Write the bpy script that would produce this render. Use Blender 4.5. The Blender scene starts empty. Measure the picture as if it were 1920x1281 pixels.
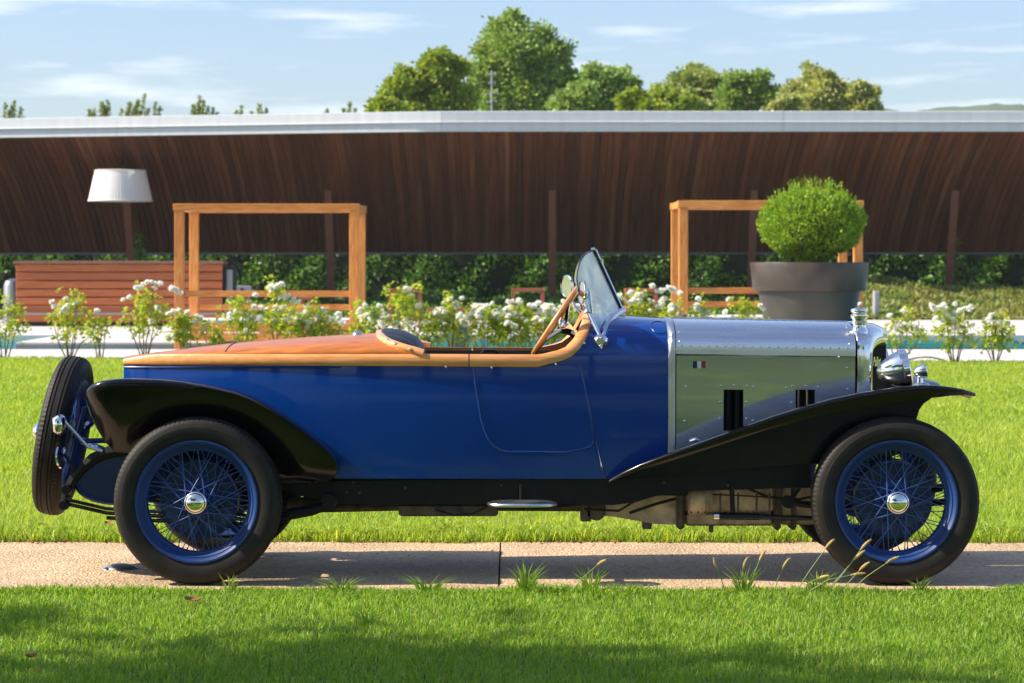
import bpy, math, random
import numpy as np
from mathutils import Vector, Matrix

R = random.Random(11)
NR = np.random.RandomState(5)
sc = bpy.context.scene
COL = sc.collection
PI = math.pi

# ---------------------------------------------------------------- camera, sky, sun, exposure
F, CX, HY, H = 4560.0, 960.0, 490.0, 1.528      # focal length in photo pixels, centre column, horizon row, eye height
cam = bpy.data.cameras.new('camera')
cam.sensor_width = 36.0
cam.lens = F / 1920.0 * 36.0
cam.shift_y = -(640.5 - HY) / 1920.0
cam.clip_end = 8000
cam.clip_start = 0.1
cam.dof.use_dof = True
cam.dof.focus_distance = 11.65
cam.dof.aperture_fstop = 6.3
camo = bpy.data.objects.new('camera', cam)
camo.location = (0, 0, H)
camo.rotation_euler = (PI / 2, 0, 0)
COL.objects.link(camo)
sc.camera = camo

SUN_EL, SUN_PHI = math.radians(38), math.radians(5)
d = Vector((math.cos(SUN_EL) * math.cos(SUN_PHI), math.cos(SUN_EL) * math.sin(SUN_PHI), -math.sin(SUN_EL)))
sun = bpy.data.lights.new('sun', 'SUN')
sun.energy = 5.0
sun.angle = math.radians(0.53)
sun.color = (1.0, 0.90, 0.74)
suno = bpy.data.objects.new('sun', sun)
suno.rotation_euler = d.to_track_quat('-Z', 'Y').to_euler()
suno.location = (-20, 0, 20)
COL.objects.link(suno)

world = bpy.data.worlds.new('World')
sc.world = world
world.use_nodes = True
wn, wl = world.node_tree.nodes, world.node_tree.links
for n in list(wn):
    wn.remove(n)
wo = wn.new('ShaderNodeOutputWorld')
wb = wn.new('ShaderNodeBackground')
wb.inputs['Strength'].default_value = 0.125
sky = wn.new('ShaderNodeTexSky')
sky.sky_type = 'NISHITA'
sky.sun_disc = False
sky.sun_elevation = SUN_EL
sky.sun_rotation = math.radians(270 - 5)
sky.air_density = 1.0
sky.dust_density = 1.6
sky.ozone_density = 0.8
tc = wn.new('ShaderNodeTexCoord')
mp = wn.new('ShaderNodeMapping')
mp.inputs['Scale'].default_value = (9.0, 9.0, 75.0)
mp.inputs['Location'].default_value = (0.9, 0.2, 0.7)
nz = wn.new('ShaderNodeTexNoise')
nz.inputs['Scale'].default_value = 1.0
nz.inputs['Detail'].default_value = 6.0
nz.inputs['Roughness'].default_value = 0.55
cr = wn.new('ShaderNodeValToRGB')
cr.color_ramp.elements[0].position = 0.53
cr.color_ramp.elements[0].color = (0.0, 0.0, 0.0, 1)
cr.color_ramp.elements[1].position = 0.74
cr.color_ramp.elements[1].color = (0.85, 0.85, 0.85, 1)
mx = wn.new('ShaderNodeMixRGB')
mx.inputs['Color2'].default_value = (5.4, 5.6, 5.9, 1)
hs = wn.new('ShaderNodeMixRGB')
hs.blend_type = 'MULTIPLY'
hs.inputs['Fac'].default_value = 1.0
hs.inputs['Color2'].default_value = (0.585, 0.69, 0.915, 1)
wl.new(tc.outputs['Generated'], mp.inputs['Vector'])
wl.new(mp.outputs[0], nz.inputs['Vector'])
wl.new(nz.outputs['Fac'], cr.inputs[0])
wl.new(cr.outputs[0], mx.inputs['Fac'])
wl.new(sky.outputs[0], hs.inputs['Color1'])
wl.new(hs.outputs[0], mx.inputs['Color1'])
wl.new(mx.outputs[0], wb.inputs['Color'])
wl.new(wb.outputs[0], wo.inputs['Surface'])

vs = sc.view_settings
vs.view_transform = 'Standard'
vs.look = 'None'
vs.exposure = 0.85
vs.gamma = 1.0
vs.use_curve_mapping = False
sc.cycles.use_denoising = True
sc.cycles.max_bounces = 8
sc.cycles.volume_bounces = 1
sc.cycles.transparent_max_bounces = 12
sc.cycles.caustics_reflective = False
sc.cycles.caustics_refractive = False

# ---------------------------------------------------------------- helpers
def W(px, py, Y):
    """point of the place that lies at depth Y and is seen at photo pixel px, py (used once, to measure the layout)"""
    return Vector(((px - CX) * Y / F, Y, H - (py - HY) * Y / F))
def GX(px, Y): return (px - CX) * Y / F
def GZ(py, Y): return H - (py - HY) * Y / F
def GY(py, z=0.0): return (H - z) * F / (py - HY)
def lerp(a, b, t): return a + (b - a) * t
def interp(x, xs, ys): return float(np.interp(x, xs, ys))

def props(o, label=None, cat=None, group=None, kind=None):
    if label: o['label'] = label
    if cat: o['category'] = cat
    if group: o['group'] = group
    if kind: o['kind'] = kind
    return o

def empty(name, loc, label=None, cat=None, group=None, parent=None):
    o = bpy.data.objects.new(name, None)
    o.empty_display_size = 0.2
    o.location = loc
    COL.objects.link(o)
    if parent: o.parent = parent
    return props(o, label, cat, group)

def root_of(p):
    """world offset of a parent chain made of unrotated parents"""
    v = Vector((0, 0, 0))
    while p is not None:
        v = v + Vector(p.location)
        p = p.parent
    return v

class MB:
    def __init__(s):
        s.v = []; s.f = []
    def add(s, vs_, fs_):
        b = len(s.v)
        s.v.extend([tuple(x) for x in vs_])
        s.f.extend([tuple(b + i for i in f) for f in fs_])
        return s
    def grid(s, P, closeu=False, closev=False, flip=False):
        nu, nv = len(P), len(P[0])
        vs_ = [p for row in P for p in row]
        fs_ = []
        for i in range(nu if closeu else nu - 1):
            for j in range(nv if closev else nv - 1):
                a = i * nv + j; b = ((i + 1) % nu) * nv + j
                c = ((i + 1) % nu) * nv + (j + 1) % nv; e = i * nv + (j + 1) % nv
                fs_.append((a, e, c, b) if flip else (a, b, c, e))
        return s.add(vs_, fs_)
    def box(s, x0, x1, y0, y1, z0, z1, bev=0.0):
        if bev <= 0:
            vs_ = [(x, y, z) for z in (z0, z1) for y in (y0, y1) for x in (x0, x1)]
            fs_ = [(0, 2, 3, 1), (4, 5, 7, 6), (0, 1, 5, 4), (2, 6, 7, 3), (0, 4, 6, 2), (1, 3, 7, 5)]
            return s.add(vs_, fs_)
        b = bev
        def ring(z, i):
            return [(x0 + b + i, y0 + i, z), (x1 - b - i, y0 + i, z), (x1 - i, y0 + b + i, z), (x1 - i, y1 - b - i, z),
                    (x1 - b - i, y1 - i, z), (x0 + b + i, y1 - i, z), (x0 + i, y1 - b - i, z), (x0 + i, y0 + b + i, z)]
        rs = [ring(z0, b), ring(z0 + b, 0), ring(z1 - b, 0), ring(z1, b)]
        s.grid(rs, closev=True, flip=True)
        n = len(s.v)
        s.f.append(tuple(range(n - 8, n)))
        s.f.append(tuple(range(n - 32, n - 24))[::-1])
        return s
    def obox(s, c, ax, ay, az, hx, hy, hz):
        c = Vector(c); ax, ay, az = Vector(ax), Vector(ay), Vector(az)
        vs_ = [c + ax * hx * i + ay * hy * j + az * hz * k for k in (-1, 1) for j in (-1, 1) for i in (-1, 1)]
        return s.add(vs_, [(0, 2, 3, 1), (4, 5, 7, 6), (0, 1, 5, 4), (2, 6, 7, 3), (0, 4, 6, 2), (1, 3, 7, 5)])
    def tube(s, pts, r, n=8, cap=True, closed=False):
        pts = [Vector(p) for p in pts]
        rr = r if hasattr(r, '__len__') else [r] * len(pts)
        rings = []
        prev = None
        m = len(pts)
        for i, p in enumerate(pts):
            if closed: t = pts[(i + 1) % m] - pts[i - 1]
            else: t = pts[min(i + 1, m - 1)] - pts[max(i - 1, 0)]
            t.normalize()
            if prev is None:
                up = Vector((0, 0, 1)) if abs(t.z) < 0.9 else Vector((1, 0, 0))
                u = t.cross(up).normalized()
            else:
                u = (prev - t * prev.dot(t)).normalized()
            prev = u
            w = t.cross(u)
            rings.append([p + (u * math.cos(2 * PI * k / n) + w * math.sin(2 * PI * k / n)) * rr[i] for k in range(n)])
        s.grid(rings, closeu=closed, closev=True)
        if cap and not closed:
            b = len(s.v) - n * m
            s.f.append(tuple(range(b, b + n))[::-1] if False else tuple(range(b + n - 1, b - 1, -1)))
            s.f.append(tuple(range(len(s.v) - n, len(s.v))))
        return s
    def lathe(s, prof, n=32, origin=(0, 0, 0), axis=(0, 0, 1), up=None, serr=None, closed=False):
        o = Vector(origin); a = Vector(axis).normalized()
        u = (Vector((0, 0, 1)) if abs(a.z) < 0.9 else Vector((1, 0, 0)))
        u = (u - a * u.dot(a)).normalized(); w = a.cross(u)
        rings = []
        for j, (r, h) in enumerate(prof):
            row = []
            for k in range(n):
                q = 2 * PI * k / n
                rr = r - (serr[j] if serr and (k // 2) % 2 else 0)
                row.append(o + a * h + (u * math.cos(q) + w * math.sin(q)) * rr)
            rings.append(row)
        return s.grid(rings, closeu=closed, closev=True)
    def prism(s, poly, d0, d1):
        """poly: list of world points (planar), swept from offset d0 to d1 (vectors)"""
        n = len(poly); b = len(s.v)
        d0, d1 = Vector(d0), Vector(d1)
        s.v.extend([tuple(Vector(p) + d0) for p in poly]); s.v.extend([tuple(Vector(p) + d1) for p in poly])
        s.f.append(tuple(range(b, b + n))); s.f.append(tuple(range(b + 2 * n - 1, b + n - 1, -1)))
        for i in range(n):
            j = (i + 1) % n
            s.f.append((b + i, b + n + i, b + n + j, b + j))
        return s
    def sphere(s, c, rx, ry, rz, n=10, m=6, half=False):
        rows = []
        for i in range(m + 1):
            th = (PI / 2 if half else PI) * i / m
            rows.append([(c[0] + rx * math.sin(th) * math.cos(2 * PI * k / n), c[1] + ry * math.sin(th) * math.sin(2 * PI * k / n),
                          c[2] + rz * math.cos(th)) for k in range(n)])
        return s.grid(rows, closev=True)
    def build(s, name, mat, parent=None, smooth=True, off=None, angle=35, mesh_only=False):
        me = bpy.data.meshes.new(name)
        o_ = root_of(parent) if off is None else Vector(off)
        me.from_pydata([(x - o_.x, y - o_.y, z - o_.z) for x, y, z in s.v], [], s.f)
        me.materials.append(mat)
        if smooth:
            me.shade_smooth()
            try: me.set_sharp_from_angle(angle=math.radians(angle))
            except Exception: pass
        me.update()
        if mesh_only: return me
        return link(name, me, parent)

def link(name, me, parent=None, loc=None):
    o = bpy.data.objects.new(name, me)
    COL.objects.link(o)
    if parent: o.parent = parent
    if loc is not None: o.location = loc
    return o

def raw_mesh(name, V, nper, nf, faces, mat):
    me = bpy.data.meshes.new(name)
    me.from_pydata(V, [], faces)
    me.materials.append(mat)
    return me

def np_mesh(name, V, loops, starts, totals, mat):
    """mesh from numpy arrays"""
    me = bpy.data.meshes.new(name)
    me.vertices.add(len(V)); me.vertices.foreach_set('co', np.ascontiguousarray(V, dtype=np.float32).ravel())
    me.loops.add(len(loops)); me.loops.foreach_set('vertex_index', np.ascontiguousarray(loops, dtype=np.int32))
    me.polygons.add(len(starts)); me.polygons.foreach_set('loop_start', np.ascontiguousarray(starts, dtype=np.int32))
    try: me.polygons.foreach_set('loop_total', np.ascontiguousarray(totals, dtype=np.int32))
    except Exception: pass
    me.materials.append(mat)
    me.update(calc_edges=True)
    me.validate()
    return me

def leaf_mesh(name, P, D, S, ratio, mat, fold=0.25):
    """one bent rhombus leaf (two triangles) at each P, pointing along D, of length S"""
    P = np.asarray(P, float); D = np.asarray(D, float); S = np.asarray(S, float)[:, None]
    n = len(P)
    D = D / (np.linalg.norm(D, axis=1, keepdims=True) + 1e-9)
    A = NR.normal(size=(n, 3))
    U = np.cross(D, A); U /= (np.linalg.norm(U, axis=1, keepdims=True) + 1e-9)
    N = np.cross(U, D)
    b = P; t = P + D * S
    m = P + D * S * 0.45 + N * S * fold * 0.4
    l = m + U * S * ratio * 0.5; r = m - U * S * ratio * 0.5
    V = np.stack([b, l, t, r], 1).reshape(-1, 3)
    i = np.arange(n) * 4
    loops = np.stack([i, i + 1, i + 2, i, i + 2, i + 3], 1).ravel()
    starts = np.arange(2 * n) * 3
    return np_mesh(name, V, loops, starts, np.full(2 * n, 3), mat)

def blade_mesh(name, XY, Z, Ht, Wd, lean, mat, seg=2):
    """grass blades"""
    n = len(XY)
    a = NR.uniform(0, 2 * PI, n)
    u = np.stack([np.cos(a), np.sin(a), np.zeros(n)], 1)
    la = NR.uniform(0, 2 * PI, n)
    ld = np.stack([np.cos(la), np.sin(la), np.zeros(n)], 1) * (lean * Ht * NR.uniform(0.2, 1.3, n))[:, None]
    B = np.concatenate([XY, np.broadcast_to(Z, (n,))[:, None]], 1)
    up = np.array([0, 0, 1.0])[None]
    hw = (Wd * 0.5)[:, None]
    b0 = B - u * hw; b1 = B + u * hw
    if seg == 1:
        t = B + up * Ht[:, None] + ld
        V = np.stack([b0, b1, t], 1).reshape(-1, 3)
        i = np.arange(n) * 3
        loops = np.stack([i, i + 1, i + 2], 1).ravel()
        return np_mesh(name, V, loops, np.arange(n) * 3, np.full(n, 3), mat)
    mid = B + up * (Ht * 0.6)[:, None] + ld * 0.35
    m0 = mid - u * hw * 0.8; m1 = mid + u * hw * 0.8
    t = B + up * (Ht * (1 - 0.25 * lean))[:, None] + ld
    V = np.stack([b0, b1, m0, m1, t], 1).reshape(-1, 3)
    i = np.arange(n) * 5
    loops = np.stack([i, i + 1, i + 3, i, i + 3, i + 2, i + 2, i + 3, i + 4], 1).ravel()
    return np_mesh(name, V, loops, np.arange(3 * n) * 3, np.full(3 * n, 3), mat)

# ---------------------------------------------------------------- materials
def node_mat(name):
    m = bpy.data.materials.new(name)
    m.use_nodes = True
    nt = m.node_tree
    return m, nt.nodes, nt.links, nt.nodes['Principled BSDF']

def simple(name, col, rough=0.5, metal=0.0, coat=0.0, var=0.0, vscale=8.0, bump=0.0, bscale=60.0, spec=0.5, vstretch=(1, 1, 1), rvar=0.0):
    m, n, l, p = node_mat(name)
    p.inputs['Base Color'].default_value = (*col, 1)
    p.inputs['Roughness'].default_value = rough
    p.inputs['Metallic'].default_value = metal
    p.inputs['Coat Weight'].default_value = coat
    p.inputs['Coat Roughness'].default_value = 0.04
    p.inputs['Specular IOR Level'].default_value = spec
    if var or bump or rvar:
        t = n.new('ShaderNodeTexCoord'); mpp = n.new('ShaderNodeMapping')
        mpp.inputs['Scale'].default_value = vstretch
        l.new(t.outputs['Object'], mpp.inputs['Vector'])
    if var or rvar:
        z = n.new('ShaderNodeTexNoise'); z.inputs['Scale'].default_value = vscale; z.inputs['Detail'].default_value = 5
        l.new(mpp.outputs[0], z.inputs['Vector'])
        if var:
            r = n.new('ShaderNodeValToRGB')
            r.color_ramp.elements[0].position = 0.3; r.color_ramp.elements[1].position = 0.7
            r.color_ramp.elements[0].color = (*[c * (1 - var) for c in col], 1)
            r.color_ramp.elements[1].color = (*[min(1, c * (1 + var)) for c in col], 1)
            l.new(z.outputs['Fac'], r.inputs[0]); l.new(r.outputs[0], p.inputs['Base Color'])
        if rvar:
            q = n.new('ShaderNodeMapRange')
            q.inputs['From Min'].default_value = 0.3; q.inputs['From Max'].default_value = 0.7
            q.inputs['To Min'].default_value = max(0, rough - rvar); q.inputs['To Max'].default_value = rough + rvar
            l.new(z.outputs['Fac'], q.inputs['Value']); l.new(q.outputs[0], p.inputs['Roughness'])
    if bump:
        z2 = n.new('ShaderNodeTexNoise'); z2.inputs['Scale'].default_value = bscale; z2.inputs['Detail'].default_value = 4
        b = n.new('ShaderNodeBump'); b.inputs['Strength'].default_value = bump; b.inputs['Distance'].default_value = 0.01
        l.new(mpp.outputs[0], z2.inputs['Vector']); l.new(z2.outputs['Fac'], b.inputs['Height']); l.new(b.outputs[0], p.inputs['Normal'])
    return m

def wood(name, c0, c1, stretch=(1.2, 14, 14), scale=5.0, rough=0.45, coat=0.0, island=0.0, objrand=0.0, bump=0.15, streak=None):
    m, n, l, p = node_mat(name)
    p.inputs['Roughness'].default_value = rough
    p.inputs['Coat Weight'].default_value = coat
    p.inputs['Coat Roughness'].default_value = 0.05
    t = n.new('ShaderNodeTexCoord'); mpp = n.new('ShaderNodeMapping'); mpp.inputs['Scale'].default_value = stretch
    oi = n.new('ShaderNodeObjectInfo')
    add = n.new('ShaderNodeVectorMath'); add.operation = 'ADD'
    sc_ = n.new('ShaderNodeMath'); sc_.operation = 'MULTIPLY'; sc_.inputs[1].default_value = 37.0
    l.new(oi.outputs['Random'], sc_.inputs[0])
    l.new(t.outputs['Object'], mpp.inputs['Vector']); l.new(mpp.outputs[0], add.inputs[0]); l.new(sc_.outputs[0], add.inputs[1])
    z = n.new('ShaderNodeTexNoise'); z.inputs['Scale'].default_value = scale; z.inputs['Detail'].default_value = 7; z.inputs['Distortion'].default_value = 0.6
    l.new(add.outputs[0], z.inputs['Vector'])
    r = n.new('ShaderNodeValToRGB')
    r.color_ramp.elements[0].position = 0.32; r.color_ramp.elements[1].position = 0.68
    r.color_ramp.elements[0].color = (*c0, 1); r.color_ramp.elements[1].color = (*c1, 1)
    l.new(z.outputs['Fac'], r.inputs[0])
    out = r.outputs[0]
    if streak is not None:
        mp2 = n.new('ShaderNodeMapping'); mp2.inputs['Scale'].default_value = streak[1]
        ad2 = n.new('ShaderNodeVectorMath'); ad2.operation = 'ADD'
        l.new(t.outputs['Object'], mp2.inputs['Vector']); l.new(mp2.outputs[0], ad2.inputs[0]); l.new(sc_.outputs[0], ad2.inputs[1])
        z2 = n.new('ShaderNodeTexNoise'); z2.inputs['Scale'].default_value = 1.0; z2.inputs['Detail'].default_value = 5
        l.new(ad2.outputs[0], z2.inputs['Vector'])
        r2 = n.new('ShaderNodeValToRGB'); r2.color_ramp.elements[0].position = 0.5; r2.color_ramp.elements[1].position = 0.75
        l.new(z2.outputs['Fac'], r2.inputs[0])
        mm = n.new('ShaderNodeMixRGB'); mm.inputs['Color2'].default_value = (*streak[0], 1)
        l.new(r2.outputs[0], mm.inputs['Fac']); l.new(out, mm.inputs['Color1']); out = mm.outputs[0]
    if objrand:
        mr = n.new('ShaderNodeMapRange'); mr.inputs['To Min'].default_value = 1 - objrand; mr.inputs['To Max'].default_value = 1 + objrand
        l.new(oi.outputs['Random'], mr.inputs['Value'])
        mm = n.new('ShaderNodeMixRGB'); mm.blend_type = 'MULTIPLY'; mm.inputs['Fac'].default_value = 1
        l.new(out, mm.inputs['Color1']); l.new(mr.outputs[0], mm.inputs['Color2']); out = mm.outputs[0]
    l.new(out, p.inputs['Base Color'])
    if bump:
        b = n.new('ShaderNodeBump'); b.inputs['Strength'].default_value = bump; b.inputs['Distance'].default_value = 0.004
        l.new(z.outputs['Fac'], b.inputs['Height']); l.new(b.outputs[0], p.inputs['Normal'])
    return m

def leaf_mat(name, c0, c1, c2=None, trans=0.4, rough=0.5, patch=None, pscale=1.0, tint=(1.25, 1.2, 0.6)):
    """leaves or blades: every separate leaf draws its own tint; light shines through"""
    m, n, l, p = node_mat(name)
    g = n.new('ShaderNodeNewGeometry')
    r = n.new('ShaderNodeValToRGB')
    r.color_ramp.elements[0].color = (*c0, 1); r.color_ramp.elements[1].color = (*c1, 1)
    r.color_ramp.elements[1].position = 0.8
    if c2 is not None:
        e = r.color_ramp.elements.new(0.95); e.color = (*c2, 1)
    l.new(g.outputs['Random Per Island'], r.inputs[0])
    out = r.outputs[0]
    if patch is not None:
        t = n.new('ShaderNodeTexCoord'); z = n.new('ShaderNodeTexNoise'); z.inputs['Scale'].default_value = pscale; z.inputs['Detail'].default_value = 4
        l.new(t.outputs['Object'], z.inputs['Vector'])
        rr = n.new('ShaderNodeValToRGB'); rr.color_ramp.elements[0].position = 0.42; rr.color_ramp.elements[1].position = 0.66
        l.new(z.outputs['Fac'], rr.inputs[0])
        mm = n.new('ShaderNodeMixRGB'); mm.inputs['Color2'].default_value = (*patch, 1)
        hf = n.new('ShaderNodeMath'); hf.operation = 'MULTIPLY'; hf.inputs[1].default_value = 0.6
        l.new(rr.outputs[0], hf.inputs[0]); l.new(hf.outputs[0], mm.inputs['Fac']); l.new(out, mm.inputs['Color1']); out = mm.outputs[0]
    l.new(out, p.inputs['Base Color'])
    p.inputs['Roughness'].default_value = rough
    p.inputs['Specular IOR Level'].default_value = 0.35
    tr = n.new('ShaderNodeBsdfTranslucent')
    br = n.new('ShaderNodeMixRGB'); br.blend_type = 'MULTIPLY'; br.inputs['Fac'].default_value = 1.0; br.inputs['Color2'].default_value = (*tint, 1)
    l.new(out, br.inputs['Color1']); l.new(br.outputs[0], tr.inputs['Color'])
    ms = n.new('ShaderNodeMixShader'); ms.inputs[0].default_value = trans
    l.new(p.outputs[0], ms.inputs[1]); l.new(tr.outputs[0], ms.inputs[2])
    l.new(ms.outputs[0], n['Material Output'].inputs['Surface'])
    return m

MT = {}
MT['blue'] = simple('blue paint', (0.0006, 0.043, 0.255), 0.33, 0.0, 0.9, var=0.05, vscale=40, spec=0.15, bump=0.012, bscale=2.6)
MT['blue_wheel'] = simple('blue wheel enamel', (0.006, 0.038, 0.165), 0.5, 0, 0.05, var=0.15, vscale=25)
MT['spoke'] = simple('blue spoke enamel', (0.018, 0.07, 0.26), 0.45, 0, 0.1)
MT['blue_dark'] = simple('blue tank enamel', (0.003, 0.018, 0.08), 0.4, 0, 0.3, var=0.1)
MT['black'] = simple('black coach enamel', (0.003, 0.003, 0.0035), 0.2, 0, 0.25, rvar=0.05, vscale=14, spec=0.3)
MT['chassis'] = simple('black chassis paint', (0.005, 0.0055, 0.005), 0.5, 0, 0.0, var=0.4, vscale=18, spec=0.25)
MT['alu'] = simple('polished aluminium', (0.70, 0.70, 0.70), 0.13, 1.0, rvar=0.06, vscale=3, vstretch=(1, 9, 9), bump=0.02, bscale=3.5)
MT['alu_skylit'] = simple('sky-lightened brushed aluminium', (0.82, 0.82, 0.81), 0.24, 1.0, rvar=0.06, vscale=3, vstretch=(1, 9, 9), bump=0.015, bscale=3.5)  # same metal as the bonnet sides, colour lightened to mimic sky reflection; brushed finish
MT['alu_dull'] = simple('brushed aluminium', (0.7, 0.7, 0.7), 0.3, 1.0, rvar=0.08, vscale=8)
MT['chrome'] = simple('nickel plate', (0.86, 0.83, 0.78), 0.07, 1.0, rvar=0.03, vscale=20)
MT['rubber'] = simple('tyre rubber', (0.017, 0.0145, 0.012), 0.62, spec=0.3, var=0.35, vscale=14, bump=0.1, bscale=150)
MT['leather'] = simple('black leather', (0.022, 0.024, 0.027), 0.42, var=0.2, vscale=30, bump=0.15, bscale=180)
MT['leather_grey'] = simple('dark grey leather', (0.030, 0.034, 0.042), 0.42, var=0.15, vscale=30, bump=0.1, bscale=180)
MT['dark'] = simple('dark recess', (0.01, 0.01, 0.011), 0.7)
MT['cast'] = simple('oily cast aluminium', (0.46, 0.37, 0.26), 0.5, 0.3, var=0.45, vscale=14, bump=0.3, bscale=50)
MT['cast_dark'] = simple('grimy casting', (0.09, 0.075, 0.06), 0.55, 0.2, var=0.5, vscale=18, bump=0.3, bscale=50)
MT['copper'] = simple('exhaust pipe', (0.75, 0.5, 0.33), 0.22, 1.0)
MT['red'] = simple('red enamel', (0.33, 0.02, 0.03), 0.3)
MT['white'] = simple('white enamel', (0.75, 0.74, 0.68), 0.3)
MT['navy'] = simple('navy enamel', (0.012, 0.02, 0.06), 0.3)
MT['deck'] = wood('varnished mahogany deck', (0.37, 0.098, 0.012), (0.57, 0.19, 0.026), (0.9, 9, 9), 5, 0.38, 0.25, bump=0.0)
MT['rail'] = wood('varnished light mahogany', (0.80, 0.29, 0.075), (0.94, 0.44, 0.15), (1.2, 14, 14), 5, 0.35, 0.7, bump=0.0)
MT['ashrim'] = wood('steering wheel wood', (0.52, 0.19, 0.045), (0.66, 0.30, 0.08), (4, 4, 4), 6, 0.3, 0.8, bump=0.0)
MT['teak'] = wood('oiled teak', (0.50, 0.155, 0.024), (0.78, 0.32, 0.075), (10, 10, 1.0), 3.5, 0.5, 0.0, objrand=0.14)
MT['teak_h'] = wood('oiled teak beam', (0.50, 0.155, 0.024), (0.78, 0.32, 0.075), (1.0, 10, 10), 3.5, 0.5, 0.0, objrand=0.14)
MT['iroko'] = wood('bar cladding', (0.33, 0.078, 0.020), (0.47, 0.13, 0.035), (0.6, 8, 8), 3, 0.5, objrand=0.12)
MT['redwood'] = wood('red hardwood', (0.22, 0.06, 0.025), (0.32, 0.10, 0.04), (1, 1, 6), 3, 0.5)
MT['plank'] = wood('brown ceiling plank', (0.135, 0.043, 0.019), (0.20, 0.070, 0.032), (10, 0.6, 0.6), 1.2, 0.8, objrand=0.36, streak=((0.28, 0.145, 0.08), (11, 0.28, 0.28)))
MT['post'] = simple('brown steel post', (0.24, 0.10, 0.062), 0.55, 0.0, var=0.15)
MT['zinc'] = simple('pale zinc fascia', (0.60, 0.62, 0.625), 0.5, 0.1, var=0.06, vscale=1.5, vstretch=(4, 4, 0.4))
MT['shade'] = leaf_mat('white pleated shade', (0.97, 0.95, 0.92), (0.97, 0.95, 0.92), trans=0.35, rough=0.7, tint=(1, 0.98, 0.94))
MT['steel'] = simple('brushed steel', (0.34, 0.33, 0.32), 0.4, 0.9)
MT['grey'] = simple('grey paint', (0.30, 0.31, 0.33), 0.5)
MT['gutter'] = simple('dull gutter', (0.16, 0.15, 0.15), 0.6)
MT['stone'] = simple('pale paving stone', (0.60, 0.565, 0.53), 0.75, var=0.06, vscale=3, bump=0.1)
MT['stone_shaded'] = simple('shade-darkened stone', (0.30, 0.27, 0.26), 0.75, var=0.1, vscale=3)  # paving stone darkened in colour to read as a face in shade
MT['cushion'] = simple('pale canvas', (0.70, 0.66, 0.60), 0.85)
MT['pot'] = simple('bronze planter', (0.046, 0.045, 0.036), 0.5, 0.05, var=0.35, vscale=1.6, vstretch=(1, 1, 1), rvar=0.1)
MT['pot_rim'] = simple('bronze planter rim', (0.062, 0.046, 0.036), 0.45, 0.1, var=0.25, vscale=3, rvar=0.1)
MT['soil'] = simple('soil', (0.07, 0.05, 0.035), 0.9, var=0.3, vscale=20, bump=0.4, bscale=30)
MT['bark'] = simple('bark', (0.10, 0.075, 0.05), 0.85, var=0.35, vscale=12, bump=0.5, bscale=30)
MT['stem'] = simple('rose stem', (0.17, 0.13, 0.06), 0.7, var=0.3, vscale=20)
MT['petal'] = leaf_mat('white petal', (0.93, 0.91, 0.86), (0.98, 0.98, 0.96), trans=0.5, rough=0.6, tint=(1, 1, 0.96))
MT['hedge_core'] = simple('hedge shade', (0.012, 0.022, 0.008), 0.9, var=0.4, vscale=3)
MT['antenna'] = simple('antenna metal', (0.4, 0.4, 0.42), 0.5, 0.5)
MT['greenpot'] = simple('dark green glaze', (0.012, 0.06, 0.035), 0.35, var=0.2)
MT['grass'] = leaf_mat('lawn blades', (0.215, 0.35, 0.025), (0.405, 0.55, 0.05), (0.58, 0.58, 0.16), trans=0.5, patch=(0.47, 0.55, 0.085), pscale=0.55)
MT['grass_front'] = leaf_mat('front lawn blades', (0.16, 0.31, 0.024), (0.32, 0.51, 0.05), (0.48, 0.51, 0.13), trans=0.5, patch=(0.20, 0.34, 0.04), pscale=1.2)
MT['rose_leaf'] = leaf_mat('rose leaf', (0.23, 0.38, 0.03), (0.55, 0.63, 0.06), (0.66, 0.42, 0.08), trans=0.5)
MT['box_leaf'] = leaf_mat('box leaf', (0.11, 0.24, 0.014), (0.31, 0.46, 0.028), (0.58, 0.66, 0.06), trans=0.35)
MT['laurel'] = leaf_mat('laurel leaf', (0.04, 0.11, 0.016), (0.14, 0.29, 0.045), (0.27, 0.42, 0.08), trans=0.3, rough=0.35)
MT['cover'] = leaf_mat('ground cover leaf', (0.14, 0.23, 0.05), (0.31, 0.40, 0.10), (0.38, 0.30, 0.12), trans=0.35, patch=(0.30, 0.26, 0.09), pscale=0.6)
MT['tree_a'] = leaf_mat('mid green leaf', (0.18, 0.29, 0.075), (0.33, 0.47, 0.11), (0.44, 0.50, 0.15), trans=0.3)
MT['tree_b'] = leaf_mat('yellow green leaf', (0.18, 0.27, 0.035), (0.33, 0.43, 0.05), (0.54, 0.54, 0.06), trans=0.35)
MT['tree_c'] = leaf_mat('pale leaf', (0.32, 0.38, 0.16), (0.50, 0.52, 0.22), (0.60, 0.55, 0.13), trans=0.35)
MT['tree_d'] = leaf_mat('olive leaf', (0.21, 0.29, 0.08), (0.36, 0.44, 0.12), (0.46, 0.44, 0.14), trans=0.3)
MT['conifer'] = leaf_mat('conifer spray', (0.20, 0.27, 0.06), (0.36, 0.40, 0.10), trans=0.35)
MT['seed'] = simple('dry seed head', (0.42, 0.30, 0.10), 0.8)
MT['dryleaf'] = simple('dry brown leaf', (0.30, 0.13, 0.05), 0.7)
MT['blackplastic'] = simple('black hose', (0.02, 0.02, 0.02), 0.5)
MT['hill'] = simple('far wooded hill', (0.045, 0.075, 0.03), 0.9, var=0.25, vscale=0.02)

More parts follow.
